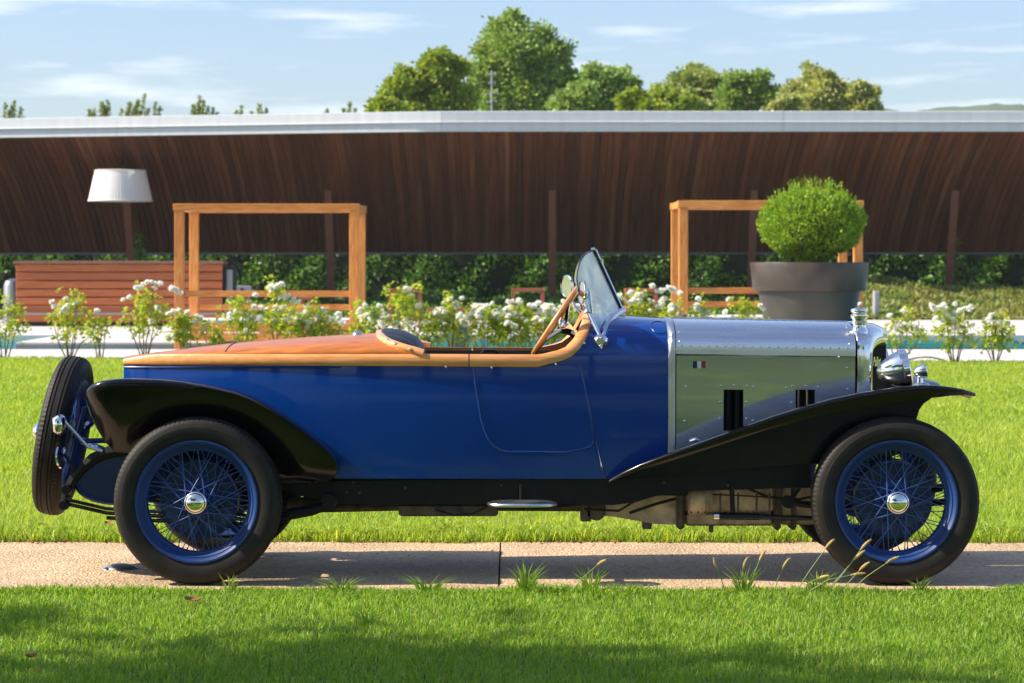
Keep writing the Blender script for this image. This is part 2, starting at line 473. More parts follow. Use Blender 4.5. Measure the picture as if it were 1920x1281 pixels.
def glass_mat():
    m, n, l, p = node_mat('windscreen glass')
    tr = n.new('ShaderNodeBsdfTransparent'); tr.inputs[0].default_value = (0.86, 0.93, 0.9, 1)
    gl = n.new('ShaderNodeBsdfGlossy'); gl.inputs['Roughness'].default_value = 0.02
    fr = n.new('ShaderNodeFresnel'); fr.inputs['IOR'].default_value = 1.55
    ma = n.new('ShaderNodeMath'); ma.operation = 'MULTIPLY_ADD'; ma.inputs[1].default_value = 1.4; ma.inputs[2].default_value = 0.10
    l.new(fr.outputs[0], ma.inputs[0])
    ms = n.new('ShaderNodeMixShader'); l.new(ma.outputs[0], ms.inputs[0]); l.new(tr.outputs[0], ms.inputs[1]); l.new(gl.outputs[0], ms.inputs[2])
    du = n.new('ShaderNodeBsdfDiffuse'); du.inputs[0].default_value = (0.72, 0.80, 0.80, 1)
    t = n.new('ShaderNodeTexCoord'); z = n.new('ShaderNodeTexNoise'); z.inputs['Scale'].default_value = 9; z.inputs['Detail'].default_value = 6
    l.new(t.outputs['Object'], z.inputs['Vector'])
    mr = n.new('ShaderNodeMapRange'); mr.inputs['From Min'].default_value = 0.3; mr.inputs['From Max'].default_value = 0.7
    mr.inputs['To Min'].default_value = 0.26; mr.inputs['To Max'].default_value = 0.52
    l.new(z.outputs['Fac'], mr.inputs['Value'])
    m2 = n.new('ShaderNodeMixShader'); l.new(mr.outputs[0], m2.inputs[0]); l.new(ms.outputs[0], m2.inputs[1]); l.new(du.outputs[0], m2.inputs[2])
    l.new(m2.outputs[0], n['Material Output'].inputs['Surface'])
    return m
MT['glass'] = glass_mat()

def water_mat():
    m, n, l, p = node_mat('pool water')
    p.inputs['Base Color'].default_value = (0.012, 0.21, 0.21, 1)
    p.inputs['Roughness'].default_value = 0.25
    p.inputs['Specular IOR Level'].default_value = 0.08
    t = n.new('ShaderNodeTexCoord'); z = n.new('ShaderNodeTexNoise'); z.inputs['Scale'].default_value = 2.2; z.inputs['Detail'].default_value = 3
    b = n.new('ShaderNodeBump'); b.inputs['Strength'].default_value = 0.25; b.inputs['Distance'].default_value = 0.06
    l.new(t.outputs['Object'], z.inputs['Vector']); l.new(z.outputs['Fac'], b.inputs['Height']); l.new(b.outputs[0], p.inputs['Normal'])
    return m
MT['water'] = water_mat()

def path_mat():
    m, n, l, p = node_mat('exposed aggregate')
    t = n.new('ShaderNodeTexCoord')
    v = n.new('ShaderNodeTexVoronoi'); v.inputs['Scale'].default_value = 75
    l.new(t.outputs['Object'], v.inputs['Vector'])
    r = n.new('ShaderNodeValToRGB')
    r.color_ramp.elements[0].color = (0.42, 0.275, 0.15, 1); r.color_ramp.elements[1].color = (0.70, 0.515, 0.325, 1)
    e = r.color_ramp.elements.new(0.5); e.color = (0.58, 0.41, 0.245, 1)
    sp = n.new('ShaderNodeSeparateColor'); l.new(v.outputs['Color'], sp.inputs[0]); l.new(sp.outputs[0], r.inputs[0])
    z = n.new('ShaderNodeTexNoise'); z.inputs['Scale'].default_value = 1.6; z.inputs['Detail'].default_value = 5
    l.new(t.outputs['Object'], z.inputs['Vector'])
    mr = n.new('ShaderNodeMapRange'); mr.inputs['From Min'].default_value = 0.25; mr.inputs['From Max'].default_value = 0.75; mr.inputs['To Min'].default_value = 0.66; mr.inputs['To Max'].default_value = 1.12
    l.new(z.outputs['Fac'], mr.inputs['Value'])
    mm = n.new('ShaderNodeMixRGB'); mm.blend_type = 'MULTIPLY'; mm.inputs['Fac'].default_value = 1
    l.new(r.outputs[0], mm.inputs['Color1']); l.new(mr.outputs[0], mm.inputs['Color2'])
    l.new(mm.outputs[0], p.inputs['Base Color'])
    p.inputs['Roughness'].default_value = 0.8
    b = n.new('ShaderNodeBump'); b.inputs['Strength'].default_value = 0.9; b.inputs['Distance'].default_value = 0.008; b.invert = True
    l.new(v.outputs['Distance'], b.inputs['Height']); l.new(b.outputs[0], p.inputs['Normal'])
    return m
MT['path'] = path_mat()
MT['lawn_soil'] = simple('lawn thatch', (0.15, 0.21, 0.03), 0.9, var=0.4, vscale=6)
MT['lawn_soil_shaded'] = simple('shade-darkened lawn thatch', (0.05, 0.085, 0.016), 0.9, var=0.4, vscale=6)  # darkened colour stands in for shade among blades that are not built here
# ---------------------------------------------------------------- the ground
def sheet(name, poly, z, mat, kind='structure', thick=0.0):
    b = MB()
    if thick: b.prism([(x, y, z) for x, y in poly], (0, 0, 0), (0, 0, -thick))
    else: b.add([(x, y, z) for x, y in poly], [tuple(range(len(poly)))])
    o = b.build(name, mat, None, smooth=False, off=(0, 0, 0))
    return props(o, kind=kind)

PATH0, PATH1, SEAM = GY(1111), GY(1018), -0.062
def lawn_far(x): return 37.5 - x * 0.095           # the lawn's far edge runs slightly askew
sheet('ground', [(-4000, -400), (4000, -400), (4000, 4000), (-4000, 4000)], -0.7, MT['lawn_soil'])
o = sheet('lawn', [(-60, -60), (60, -60), (60, PATH0), (-60, PATH0)], 0.0, MT['lawn_soil_shaded'], thick=0.3); o['label'] = 'front lawn'
o = sheet('lawn', [(-60, PATH1), (60, PATH1), (60, lawn_far(8.5)), (8.5, lawn_far(8.5)), (-8.5, lawn_far(-8.5)), (-60, lawn_far(-8.5))], 0.0, MT['lawn_soil'], thick=0.3)
o['label'] = 'lawn beyond the path'
sheet('path', [(-60, PATH0), (SEAM - 0.004, PATH0), (SEAM - 0.004, PATH1), (-60, PATH1)], 0.004, MT['path'], thick=0.12)
sheet('path', [(SEAM + 0.004, PATH0), (60, PATH0), (60, PATH1), (SEAM + 0.004, PATH1)], 0.004, MT['path'], thick=0.12)
sheet('pool_coping', [(-60, lawn_far(-8.5)), (-8.5, lawn_far(-8.5)), (8.5, lawn_far(8.5)), (60, lawn_far(8.5)), (60, 41.9), (-60, 41.9)], 0.012, MT['stone'], thick=0.5)
sheet('pool_water', [(-60, 41.9), (60, 41.9), (60, 50.2), (-60, 50.2)], -0.10, MT['water'])
b = MB()
b.prism([(-60, 50.2, -0.5), (-60, 50.2, 0.0), (-60, 57.0, 0.15), (-60, 57.0, -0.5)], (0, 0, 0), (120, 0, 0))
props(b.build('terrace', MT['stone'], None, False, off=(0, 0, 0)), kind='structure')
b = MB()
b.prism([(-60, 57.0, -0.5), (-60, 57.0, 0.12), (-60, 72.0, 0.3), (-60, 72.0, -0.5)], (0, 0, 0), (120, 0, 0))
props(b.build('planting_bed', MT['soil'], None, False, off=(0, 0, 0)), kind='structure')
for (p0, p1) in ((28, 420), (1245, 1640)):
    b = MB(); x0, x1 = GX(p0, 42.3), GX(p1, 42.3)
    b.box(x0, x1, 42.3, 50.6, -0.3, 0.115)
    pl = props(b.build('platform', MT['stone'], None, False, off=(0, 0, 0)), kind='structure')
    b = MB(); b.box(x0 + 0.02, x1 - 0.02, 42.26, 42.298, -0.3, 0.085)
    b.build('riser', MT['stone_shaded'], pl, False)  # thin slab over the platform front, painted darker for shade

# far hill
b = MB(); rows = []
xs = np.linspace(-1200, 1500, 520)
for k, (yy, hh) in enumerate(((1450, 0.0), (1500, 1.0), (1600, 0.9), (1900, 0.0))):
    row = []
    for i, x in enumerate(xs):
        top = 97 + 1.6 * math.sin(x * 0.021 + 1) + 1.2 * math.sin(x * 0.07) + R.uniform(-1.0, 1.0)
        top *= min(1.0, max(0.0, (x - 120) / 90.0)) * 0.995 + 0.005
        row.append((x, yy, -1 + hh * top))
    rows.append(row)
b.grid(rows)
props(b.build('hill', MT['hill'], None, True, off=(0, 0, 0), angle=180), kind='structure')

# ---------------------------------------------------------------- pavilion
YP = 61.0
def YF(x):
    s = -1.87 - x
    return YP + (0.27 * (math.sqrt(s * s + 0.4) + s) / 2)
ZF, ZB, DEPTH, KC = GZ(248, YP), GZ(475, YP + 6), 6.0, 0.24
def ceil_pt(x, t, up=0.0):
    y = YF(x) + DEPTH * (KC * math.sin(t * PI / 2) + (1 - KC) * t)
    z = ZB + (ZF - ZB) * (KC * math.cos(t * PI / 2) + (1 - KC) * (1 - t))
    dy = DEPTH * (KC * math.cos(t * PI / 2) * PI / 2 + 1 - KC); dz = -(ZF - ZB) * (KC * math.sin(t * PI / 2) * PI / 2 + 1 - KC)
    L = math.hypot(dy, dz)
    return Vector((x, y - dz / L * up, z + dy / L * up))
pav = empty('pavilion', (0, 61, 0), 'long open pavilion with a curved brown plank ceiling and pale metal eave', 'pavilion')
pw = 0.178
x = -28.0
while x < 16.6:
    b = MB(); rows = []
    j = R.uniform(-0.006, 0.006)
    for i in range(9):
        t = i / 8
        x0, x1 = x + 0.006, x + pw - 0.006
        rows.append([ceil_pt(x0, t, 0.03), ceil_pt(x0, t, j), ceil_pt(x1, t, j), ceil_pt(x1, t, 0.03)])
    b.grid(rows, flip=True)
    b.build('plank', MT['plank'], pav, True, angle=40)
    x += pw
b = MB()
x_ = -13.5
while x_ < 14.5:
    for t in (0.16, 0.40, 0.64, 0.88):
        c = ceil_pt(x_ + pw * 0.5, t, -0.012); b.sphere(c, 0.016, 0.016, 0.010, 5, 3)
    x_ += pw
props(b.build('fixing', MT['steel'], pav), kind='stuff')
b = MB(); rows = []
for i in range(13):
    t = i / 12
    rows.append([ceil_pt(xx, t, 0.06 + 0.25 * (1 - t)) for xx in np.linspace(-28, 16.7, 46)])
b.grid(rows)
rows2 = [[ceil_pt(xx, i / 12, 0.035) for xx in np.linspace(-28, 16.7, 46)] for i in range(13)]
b.grid(rows2, flip=True)
b.build('roof', MT['zinc'], pav, True)
seams = [GX(p, YP) for p in (-1074, -440, 194, 828, 1468, 2102)]
seams[0] = -28.0; seams[-1] = 16.7
prof = [(dy, GZ(q, YP)) for dy, q in ((0.14, 209.5), (0.03, 209), (0.0, 210), (0.0, 228), (-0.05, 229), (-0.05, 230.5), (0.02, 231.5), (0.02, 246.5), (0.03, 247.5), (0.12, 247.5))]
for i in range(len(seams) - 1):
    b = MB(); rows = []
    for xx in np.linspace(seams[i] + 0.004, seams[i + 1] - 0.004, 14):
        rows.append([(xx, YF(xx) - 0.15 + dy, z) for dy, z in prof])
    b.grid(rows, flip=True)
    b.build('fascia_panel', MT['zinc'], pav, True, angle=25)
b = MB(); rows = []
for xx in np.linspace(-28, 16.7, 46):
    q = ceil_pt(xx, 1.0)
    rows.append([(xx, q.y - 0.06, q.z + 0.03), (xx, q.y - 0.06, q.z - 0.03), (xx, q.y + 0.08, q.z - 0.03), (xx, q.y + 0.08, q.z + 0.03)])
b.grid(rows, closev=True, flip=True)
b.build('gutter', MT['gutter'], pav, False)
for (pt, pb, tpy) in ((232, 252, 320), (613, 622, 310), (1036, 1035, 310), (1417, 1406, 308), (1796, 1775, 306)):
    yt = YF(GX(pt, 62)) + 3.0; yb = yt + 1.6
    tp = W(pt, tpy, yt); bt = W(pb, 520, yb); bt.z = 0.2
    b = MB(); hw = 0.10
    b.prism([(tp.x - hw, tp.y, tp.z + 0.25), (tp.x + hw, tp.y, tp.z + 0.25), (bt.x + hw, bt.y, bt.z), (bt.x - hw, bt.y, bt.z)], (0, -0.05, 0), (0, 0.05, 0))
    po = b.build('post', MT['post'], pav, False)
    b = MB(); b.box(tp.x - 0.14, tp.x + 0.14, tp.y - 0.09, tp.y + 0.09, tp.z - 0.05, tp.z + 0.14)
    b.build('bracket', MT['post'], po, False)

# hanging lamp
LY = 63.95
lampc = W(225.5, 349, LY)
lamp = empty('hanging_lamp', (lampc.x, LY, lampc.z), 'big white pleated lampshade hanging under the brown pavilion ceiling', 'lamp')
b = MB(); k = LY / F
n = 132
top, bot = [], []
for i in range(n):
    a = 2 * PI * i / n; f_ = 1.0 + (0.003 if i % 2 else -0.003)
    top.append((lampc.x + 47 * k * f_ * math.cos(a), LY + 47 * k * f_ * math.sin(a), GZ(320, LY)))
    bot.append((lampc.x + 59.5 * k * f_ * math.cos(a), LY + 59.5 * k * f_ * math.sin(a), GZ(377, LY)))
b.grid([top, bot], closev=True)
sh = b.build('lamp_shade', MT['shade'], lamp, False)
b = MB()
for r_, py in ((47.5, 320), (60, 377)):
    b.tube([(lampc.x + r_ * k * math.cos(2 * PI * i / 48), LY + r_ * k * math.sin(2 * PI * i / 48), GZ(py, LY)) for i in range(48)], 0.014, 6, closed=True)
b.lathe([(46 * k, GZ(323, LY)), (0.0, GZ(323, LY))], 32, (lampc.x, LY, 0))
b.build('shade_rim', MT['shade'], sh, True)
b = MB(); b.lathe([(0.0, 0.06), (0.10, 0.055), (0.13, 0.0), (0.10, -0.04), (0.0, -0.045)], 20, W(224, 266, LY))
b.build('ceiling_rose', MT['steel'], lamp)
b = MB(); b.tube([W(225, 268, LY), W(233, 298, LY), W(226, 312, LY), W(226, 322, LY)], 0.012, 6)
for p_ in (205, 226, 246): b.tube([W(228, 304, LY), W(p_, 321, LY)], 0.008, 5)
b.build('cable', MT['dark'], lamp)

# bar counter
CY = 54.0
c0, c1 = GX(30, CY), GX(417, CY)
bar = empty('bar_counter', ((c0 + c1) / 2, CY, 0.08), 'long outdoor bar counter clad in reddish brown horizontal boards', 'bar')
rowsy = (496, 511, 527, 542.5, 558, 573.5, 589, 605)
for i in range(7):
    b = MB(); b.box(c0, c1, CY - 0.02 + R.uniform(-0.004, 0.004), CY + 0.03, GZ(rowsy[i + 1] - 1.6, CY), GZ(rowsy[i], CY), 0.008)
    b.build('board', MT['iroko'], bar, False)
b = MB(); b.box(c0 + 0.01, c1 - 0.01, CY + 0.031, CY + 0.8, 0.06, GZ(497, CY)); b.build('carcass', MT['dark'], bar, False)
b = MB(); b.box(c0 - 0.04, c1 + 0.03, CY - 0.07, CY + 0.85, GZ(495, CY), GZ(489.6, CY), 0.01); b.build('counter_top', MT['post'], bar, False)
b = MB(); b.tube([(c0 + 0.1, CY - 0.14, GZ(588, CY)), (c1 - 0.1, CY - 0.14, GZ(588, CY))], 0.028, 10)
for q in np.linspace(c0 + 0.3, c1 - 0.3, 5): b.tube([(q, CY - 0.14, GZ(588, CY)), (q, CY, GZ(588, CY))], 0.014, 6)
b.build('foot_rail', MT['steel'], bar)
b = MB(); c = W(24, 560, CY + 0.5); b.lathe([(0.0, 1.06), (0.08, 1.05), (0.17, 1.0), (0.205, 0.9), (0.21, 0.0), (0.0, 0.0)], 24, (c.x, c.y, 0.08))
bn = b.build('waste_bin', MT['steel'], None, off=(c.x, c.y, 0.08)); bn.location = (c.x, c.y, 0.08)
props(bn, 'steel domed bin at the end of the wooden bar counter', 'bin')
q = empty('metal_cabinet', (GX(431, CY + .3), CY + 0.3, 0.08), 'narrow grey metal cabinet beside the bar counter', 'cabinet')
b = MB(); b.box(GX(423, CY), GX(434, CY), CY + 0.2, CY + 0.6, 0.1, GZ(506, CY), 0.01); b.build('door', MT['grey'], q, False)
b = MB(); b.box(GX(434.3, CY), GX(438, CY), CY + 0.22, CY + 0.6, 0.1, GZ(504, CY)); b.build('side_panel', MT['dark'], q, False)
q = empty('junction_box', (GX(454, 56), 56, 0.1), 'small pale grey service box on legs near the hedge', 'box')
b = MB(); b.box(GX(438, 56), GX(470, 56), 56, 56.2, GZ(556, 56), GZ(536, 56), 0.01); bx = b.build('housing', MT['grey'], q, False)
b = MB(); b.box(GX(451, 56), GX(457, 56), 55.98, 55.999, GZ(545, 56), GZ(541, 56)); b.build('socket', MT['dark'], bx, False)
for p_ in (443, 465):
    b = MB(); b.box(GX(p_ - 2, 56), GX(p_ + 2, 56), 56.05, 56.15, 0.1, GZ(556, 56)); b.build('leg', MT['grey'], q, False)

# teak daybed frames
def gazebo(px0, px1, py_top, label, right):
    Y0 = 47.0 if right else 41.85
    Y1 = Y0 / 0.9525
    k = Y0 / F
    x0, x1 = GX(px0, Y0), GX(px1, Y0)
    t = 17.0 * k
    zt = GZ(py_top, Y0); zb = GZ(py_top + 13, Y0)
    base = 0.115 if right else 0.012
    g = empty('daybed_frame', ((x0 + x1) / 2, (Y0 + Y1) / 2, base), label, 'daybed', 'teak daybed frames by the pool')
    for xa, ya in ((x0, Y0), (x1 - t, Y0), (x0, Y1 - t), (x1 - t, Y1 - t)):
        zb0 = base if ya == Y0 else 0.115
        b = MB(); b.box(xa, xa + t, ya, ya + t, zb0, zb - 0.002, 0.006); b.build('post', MT['teak'], g, False)
    for ya in (Y0, Y1 - t):
        b = MB(); b.box(x0 - 0.02, x1 + 0.02, ya - 0.012, ya + t + 0.012, zb, zt, 0.006); b.build('beam', MT['teak_h'], g, False)
    for xa in (x0, x1 - t):
        b = MB(); b.box(xa, xa + t, Y0 + t + 0.014, Y1 - t - 0.014, zb, zt - 0.005, 0.006); b.build('beam', MT['teak_h'], g, False)
    b = MB(); b.box(x0 + t + 0.002, x1 - t - 0.002, Y0 + 0.05, Y0 + 0.05 + 0.06, GZ(py_top + 175, Y0), GZ(py_top + 163.5, Y0), 0.005); b.build('rail', MT['teak_h'], g, False)
    b = MB(); b.box(x0 + t + 0.002, x1 - t - 0.002, Y1 - 0.1, Y1 - 0.04, GZ(py_top + 200, Y1), GZ(py_top + 189, Y1), 0.005); b.build('rail', MT['teak_h'], g, False)
    for i, (a, c) in enumerate(((225, 241), (242.5, 258))):
        b = MB(); b.box(x0 + t + 0.002, x1 - t - 0.002, Y0 + 0.02, Y0 + 0.07, GZ(py_top + c, Y0), GZ(py_top + a, Y0), 0.006); b.build('board', MT['teak_h'], g, False)
    b = MB(); b.box(x0 + t + 0.03, x1 - t - 0.03, Y0 + 0.09, Y1 - 0.15, GZ(py_top + 230, Y0), GZ(py_top + 219, Y0), 0.03); b.build('mattress', MT['cushion'], g, False)
    return g
gazebo(327, 672, 382, 'teak daybed frame with its four posts clear, left of the car cockpit', False)
gazebo(1273, 1618, 376, 'teak daybed frame standing partly behind the round potted boxwood', True)

def low_table(p0, p1, py, lab, Y=53.5):
    k = Y / F; x0, x1 = GX(p0, Y), GX(p1, Y); zt = GZ(py, Y); zg = 0.07
    t = empty('low_table', ((x0 + x1) / 2, Y, zg), lab, 'table', 'red wooden low tables by the hedge')
    b = MB(); b.box(x0, x1, Y, Y + 0.5, zt - 0.075, zt, 0.008); b.build('top', MT['redwood'], t, False)
    for xa in (x0, x1 - 0.085):
        for ya in (Y + 0.005, Y + 0.41):
            b = MB(); b.box(xa, xa + 0.085, ya, ya + 0.085, zg, zt - 0.077, 0.005); b.build('leg', MT['redwood'], t, False)
    b = MB(); b.box(x0 + 0.09, x1 - 0.09, Y + 0.42, Y + 0.47, zg + 0.12, zg + 0.2); b.build('stretcher', MT['redwood'], t, False)
low_table(728, 791, 542, 'red wooden low table seen behind the tall rose spray')
low_table(959, 1021, 541, 'red wooden low table left of the steering wheel, before the hedge')
low_table(1172, 1234, 541, 'red wooden low table just beyond the windscreen, by the white roses')
low_table(560, 584, 556, 'narrow red wooden table seen inside the clear daybed frame')
b = MB(); xx = GX(862, 54)
q = empty('garden_bench', (GX(858, 52.5), 52.5, 0.06), 'low red wooden bench slab behind the middle roses', 'bench')
b = MB(); b.box(GX(800, 52.5), GX(905, 52.5), 52.5, 53.0, GZ(588, 52.5), GZ(578, 52.5), 0.01); b.build('seat', MT['redwood'], q, False)
for p_ in (815, 890):
    b = MB(); b.box(GX(p_ - 5, 52.5), GX(p_ + 5, 52.5), 52.55, 52.95, 0.06, GZ(588, 52.5) - 0.002); b.build('leg', MT['redwood'], q, False)

# small things beside the pool and on the lawn
c = W(861, 652, 41.2); b = MB()
b.lathe([(0, 0), (0.13, 0), (0.18, 0.1), (0.21, 0.24), (0.18, 0.38), (0.10, 0.45), (0.0, 0.46)], 20)
q = b.build('glazed_jar', MT['greenpot'], None, off=(0, 0, 0)); q.location = (c.x, 41.2, 0.012)
props(q, 'dark green rounded jar at the pool edge behind roses', 'jar')
q = empty('bollard_light', (GX(1643, 57.3), 57.3, 0.12), 'short grey bollard light in the ground cover right of the planter', 'bollard')
b = MB(); b.box(GX(1637.5, 57.3), GX(1649, 57.3), 57.3, 57.45, 0.1, GZ(546, 57.3), 0.01); b.build('post', MT['grey'], q, False)
b = MB(); b.box(GX(1637.5, 57.3), GX(1641, 57.3), 57.28, 57.298, 0.16, GZ(547, 57.3)); b.build('lens', MT['white'], q, False)
b = MB()
pts = [W(1700 + i * 8, 676 + 2.5 * math.sin(i * 0.45) + 0.14 * i * (1 if i < 8 else 0.6), 37.1) for i in range(10)]
b.tube([(p.x, p.y + 0.05 * math.sin(i), 0.012 + 0.055 * math.sin(PI * i / 9)) for i, p in enumerate(pts)], 0.012, 6)
q = b.build('irrigation_hose', MT['blackplastic'], None, off=(0, 0, 0)); props(q, 'thin black hose arching out of the grass at the pool edge', 'hose')
c = W(227, 1066, GY(1068)); b = MB()
b.sphere((0, 0, 0), 0.078, 0.075, 0.026, 24, 8, half=True)
q = empty('ground_light', (c.x, c.y, 0.004), 'small grey domed light set in the path behind the rear wheel', 'light')
b.build('dome', simple('weathered grey dome', (0.16, 0.165, 0.18), 0.45, 0.2), q, off=(0, 0, 0))
b = MB(); b.sphere((-0.062, -0.01, 0.0), 0.03, 0.05, 0.014, 14, 6, half=True); b.build('lens', MT['chrome'], q, off=(0, 0, 0))

# roof aerial beyond the pavilion
AY = 84.0
an = empty('roof_aerial', (GX(922, AY), AY, 0), 'thin television aerial mast standing before the tallest tree', 'aerial')
b = MB(); b.tube([(GX(922, AY), AY, 0.0), W(922, 133, AY)], 0.03, 8); b.build('mast', MT['antenna'], an)
for py, wd in ((139, 8), (155, 7), (176, 14), (191, 11)):
    b = MB(); a0, a1 = W(922 - wd, py + 1, AY), W(922 + wd, py - 1, AY); b.tube([a0, a1], 0.016, 6)
    for t_ in (0.1, 0.4, 0.9):
        m_ = a0.lerp(a1, t_); b.tube([m_ + Vector((0, -0.2, -0.06)), m_ + Vector((0, 0.2, 0.06))], 0.01, 5)
    b.build('crossbar', MT['antenna'], an)

# planter
PY = 44.7; k = PY / F
px_c = 1517.5; pc = W(px_c, 492, PY)
pot = empty('planter', (pc.x, PY, 0.115), 'huge flared bronze grey planter pot behind the bonnet', 'planter')
z0, z1 = GZ(492, PY), GZ(545, PY)
KP = PY / 30.0
b = MB()
b.lathe([(0.40 * KP, 0.115), (0.42 * KP, 0.13), (0.565 * KP, GZ(600, PY)), (0.632 * KP, z1 - 0.004)], 64, (pc.x, PY, 0)); b.build('bowl', MT['pot'], pot, angle=50)
b = MB()
b.lathe([(0.625 * KP, z1), (0.688 * KP, z1), (0.696 * KP, z1 + 0.01), (0.730 * KP, z0 - 0.012), (0.727 * KP, z0), (0.69 * KP, z0), (0.685 * KP, z0 - 0.10)], 64, (pc.x, PY, 0)); b.build('rim', MT['pot_rim'], pot, angle=50)
b = MB(); b.lathe([(0.685 * KP, z0 - 0.09), (0.4, z0 - 0.05), (0.0, z0 - 0.04)], 32, (pc.x, PY, 0)); b.build('soil', MT['soil'], pot)

# ---------------------------------------------------------------- air
b = MB(); b.box(-1700, 1700, -75, 2050, -1.7, 126)
hz_m = bpy.data.materials.new('summer haze'); hz_m.use_nodes = True
hn = hz_m.node_tree.nodes
hn.remove(hn['Principled BSDF'])
pv = hn.new('ShaderNodeVolumePrincipled'); pv.inputs['Density'].default_value = 0.00017; pv.inputs['Color'].default_value = (0.86, 0.93, 1.0, 1)
hz_m.node_tree.links.new(pv.outputs[0], hn['Material Output'].inputs['Volume'])
props(b.build('haze', hz_m, None, False, off=(0, 0, 0)), kind='stuff')
# ---------------------------------------------------------------- the car
YC = 12.045
YT = 11.47                                            # centre plane of the near tyres
car = empty('vintage_car', (0.0, YC, 0.0), 'blue and bare metal vintage open tourer with varnished wooden tail deck', 'car')

_px = [232, 245, 270, 310, 360, 430, 520, 620, 720, 850, 1000, 1085, 1135, 1200, 1255, 1300]
_w = [0.14, 0.172, 0.21, 0.26, 0.305, 0.36, 0.41, 0.445, 0.466, 0.478, 0.475, 0.462, 0.450, 0.424, 0.3975, 0.385]
_X = [GX(p, YC - w) for p, w in zip(_px, _w)]
_sill = [GZ(p, YC - w) for p, w in zip([842, 846, 852, 862, 873, 886, 896, 899, 899, 899, 899, 899, 899, 899, 899, 899], _w)]
def smooth(X, xs, ys, r):
    r = max(0.0, min(r, X - xs[0], xs[-1] - X))
    if r < 1e-5: return interp(X, xs, ys)
    return float(np.mean(np.interp(np.linspace(X - r, X + r, 15), xs, ys)))
def bw(X): return smooth(X, _X, _w, 0.20)
def bsill(X): return smooth(X, _X, _sill, 0.20)
def bwaist(X):
    w = bw(X); return GZ(685.5, YC - w)
def bprof(h): h = min(1.0, max(0.0, h)); return 1 - 0.075 * (1 - h) ** 1.8 - 0.012 * h ** 4
def bside(X, z, side=-1, off=0.0):
    zs, zw = bsill(X), bwaist(X)
    return Vector((X, YC + side * (bw(X) * bprof((z - zs) / (zw - zs)) + off), z))
def BS(px, py, off=0.0, side=-1):
    Y = YC - 0.5
    for _ in range(6):
        X = GX(px, Y); z = GZ(py, Y)
        q = bside(X, z, -1, off); Y = q.y
    return Vector((X, YC + side * (YC - Y), z))
def mir(v): return Vector((v[0], 2 * YC - v[1], v[2]))

# body sides, closed below and at the tail
b = MB()
xs = list(np.linspace(_X[0], GX(1252, YC - 0.400), 70))
for side in (-1, 1):
    rows = []
    for X in xs:
        zs, zw = bsill(X), bwaist(X)
        rows.append([bside(X, lerp(zs, zw, t), side) for t in np.linspace(0, 1, 14)])
    b.grid(rows, flip=(side == 1))
rows = [[bside(X, bsill(X), -1), bside(X, bsill(X), 1)] for X in xs]
b.grid(rows)
X0 = xs[0]
rows = [[bside(X0, lerp(bsill(X0), bwaist(X0), t), s) for s in (-1, 1)] for t in np.linspace(0, 1, 8)]
b.grid(rows)
body = b.build('body', MT['blue'], car)
# bright moulding along the tail, under the wood
b = MB()
b.tube([BS(p, 688.5, 0.002) for p in np.linspace(234, 640, 30)], 0.006, 6)
b.build('moulding', MT['blue'], body)

# cowl between cockpit and bonnet
E = 0.70
def cowl_zw(X): return bwaist(X)
def cowl_zc(X): return interp(X, [GX(1100, YC), GX(1165, YC), GX(1252, YC)], [GZ(589, YC), GZ(591.5, YC), GZ(597, YC)])
def cowl_pt(X, a, off=0.0, side=-1):
    c, s_ = max(0, math.cos(a)), max(0, math.sin(a))
    w = bw(X) * bprof(1.0)
    zw, zc = cowl_zw(X), cowl_zc(X)
    return Vector((X, YC + side * (w * c ** E + off * c), zw + (zc - zw) * s_ ** E + off * s_))
_fr = [0, 0.11, 0.16, 0.27, 0.45, 0.65, 0.85, 1.0]
_fp = [985, 1012, 1040, 1066, 1083, 1094, 1100, 1102]
def xrear(a):
    fr = max(0, math.sin(a)) ** E
    px = interp(fr, _fr, _fp)
    Y = YC - 0.463 * max(0, math.cos(a)) ** E
    return GX(px, Y)
XF = GX(1252, YC - 0.400)
AA = [0, 0.03, 0.06, 0.1, 0.15, 0.2, 0.28, 0.36, 0.46, 0.58, 0.7, 0.85, 1.0, 1.15, 1.3, 1.45, PI / 2]
b = MB()
rows = []
for a in AA + [PI - q for q in AA[-2::-1]]:
    side, aa = (-1, a) if a <= PI / 2 + 1e-6 else (1, PI - a)
    x0 = xrear(aa)
    rows.append([cowl_pt(lerp(x0, XF, t), aa, 0, side) for t in np.linspace(0, 1, 14)])
b.grid(rows, flip=True)
cowl = b.build('cowl', MT['blue'], car, angle=40)
b = MB()
c = cowl_pt(GX(1233, 11.95), 0.95, 0.001)
ring = []
for i in range(24):
    q = 2 * PI * i / 24
    X = GX(1232, 11.93) + 0.042 * math.cos(q); a = 0.88 + 0.26 * math.sin(q)
    ring.append(cowl_pt(X, a, 0.0005))
b.tube(ring, 0.0025, 5, closed=True)
b.build('filler_flap', MT['blue_dark'], cowl)
b = MB(); b.tube([BS(lerp(1089, 1133, t), lerp(690, 897, t), -0.0008) for t in np.linspace(0, 1, 14)], 0.0022, 5)
b.build('panel_seam', MT['blue_dark'], car)

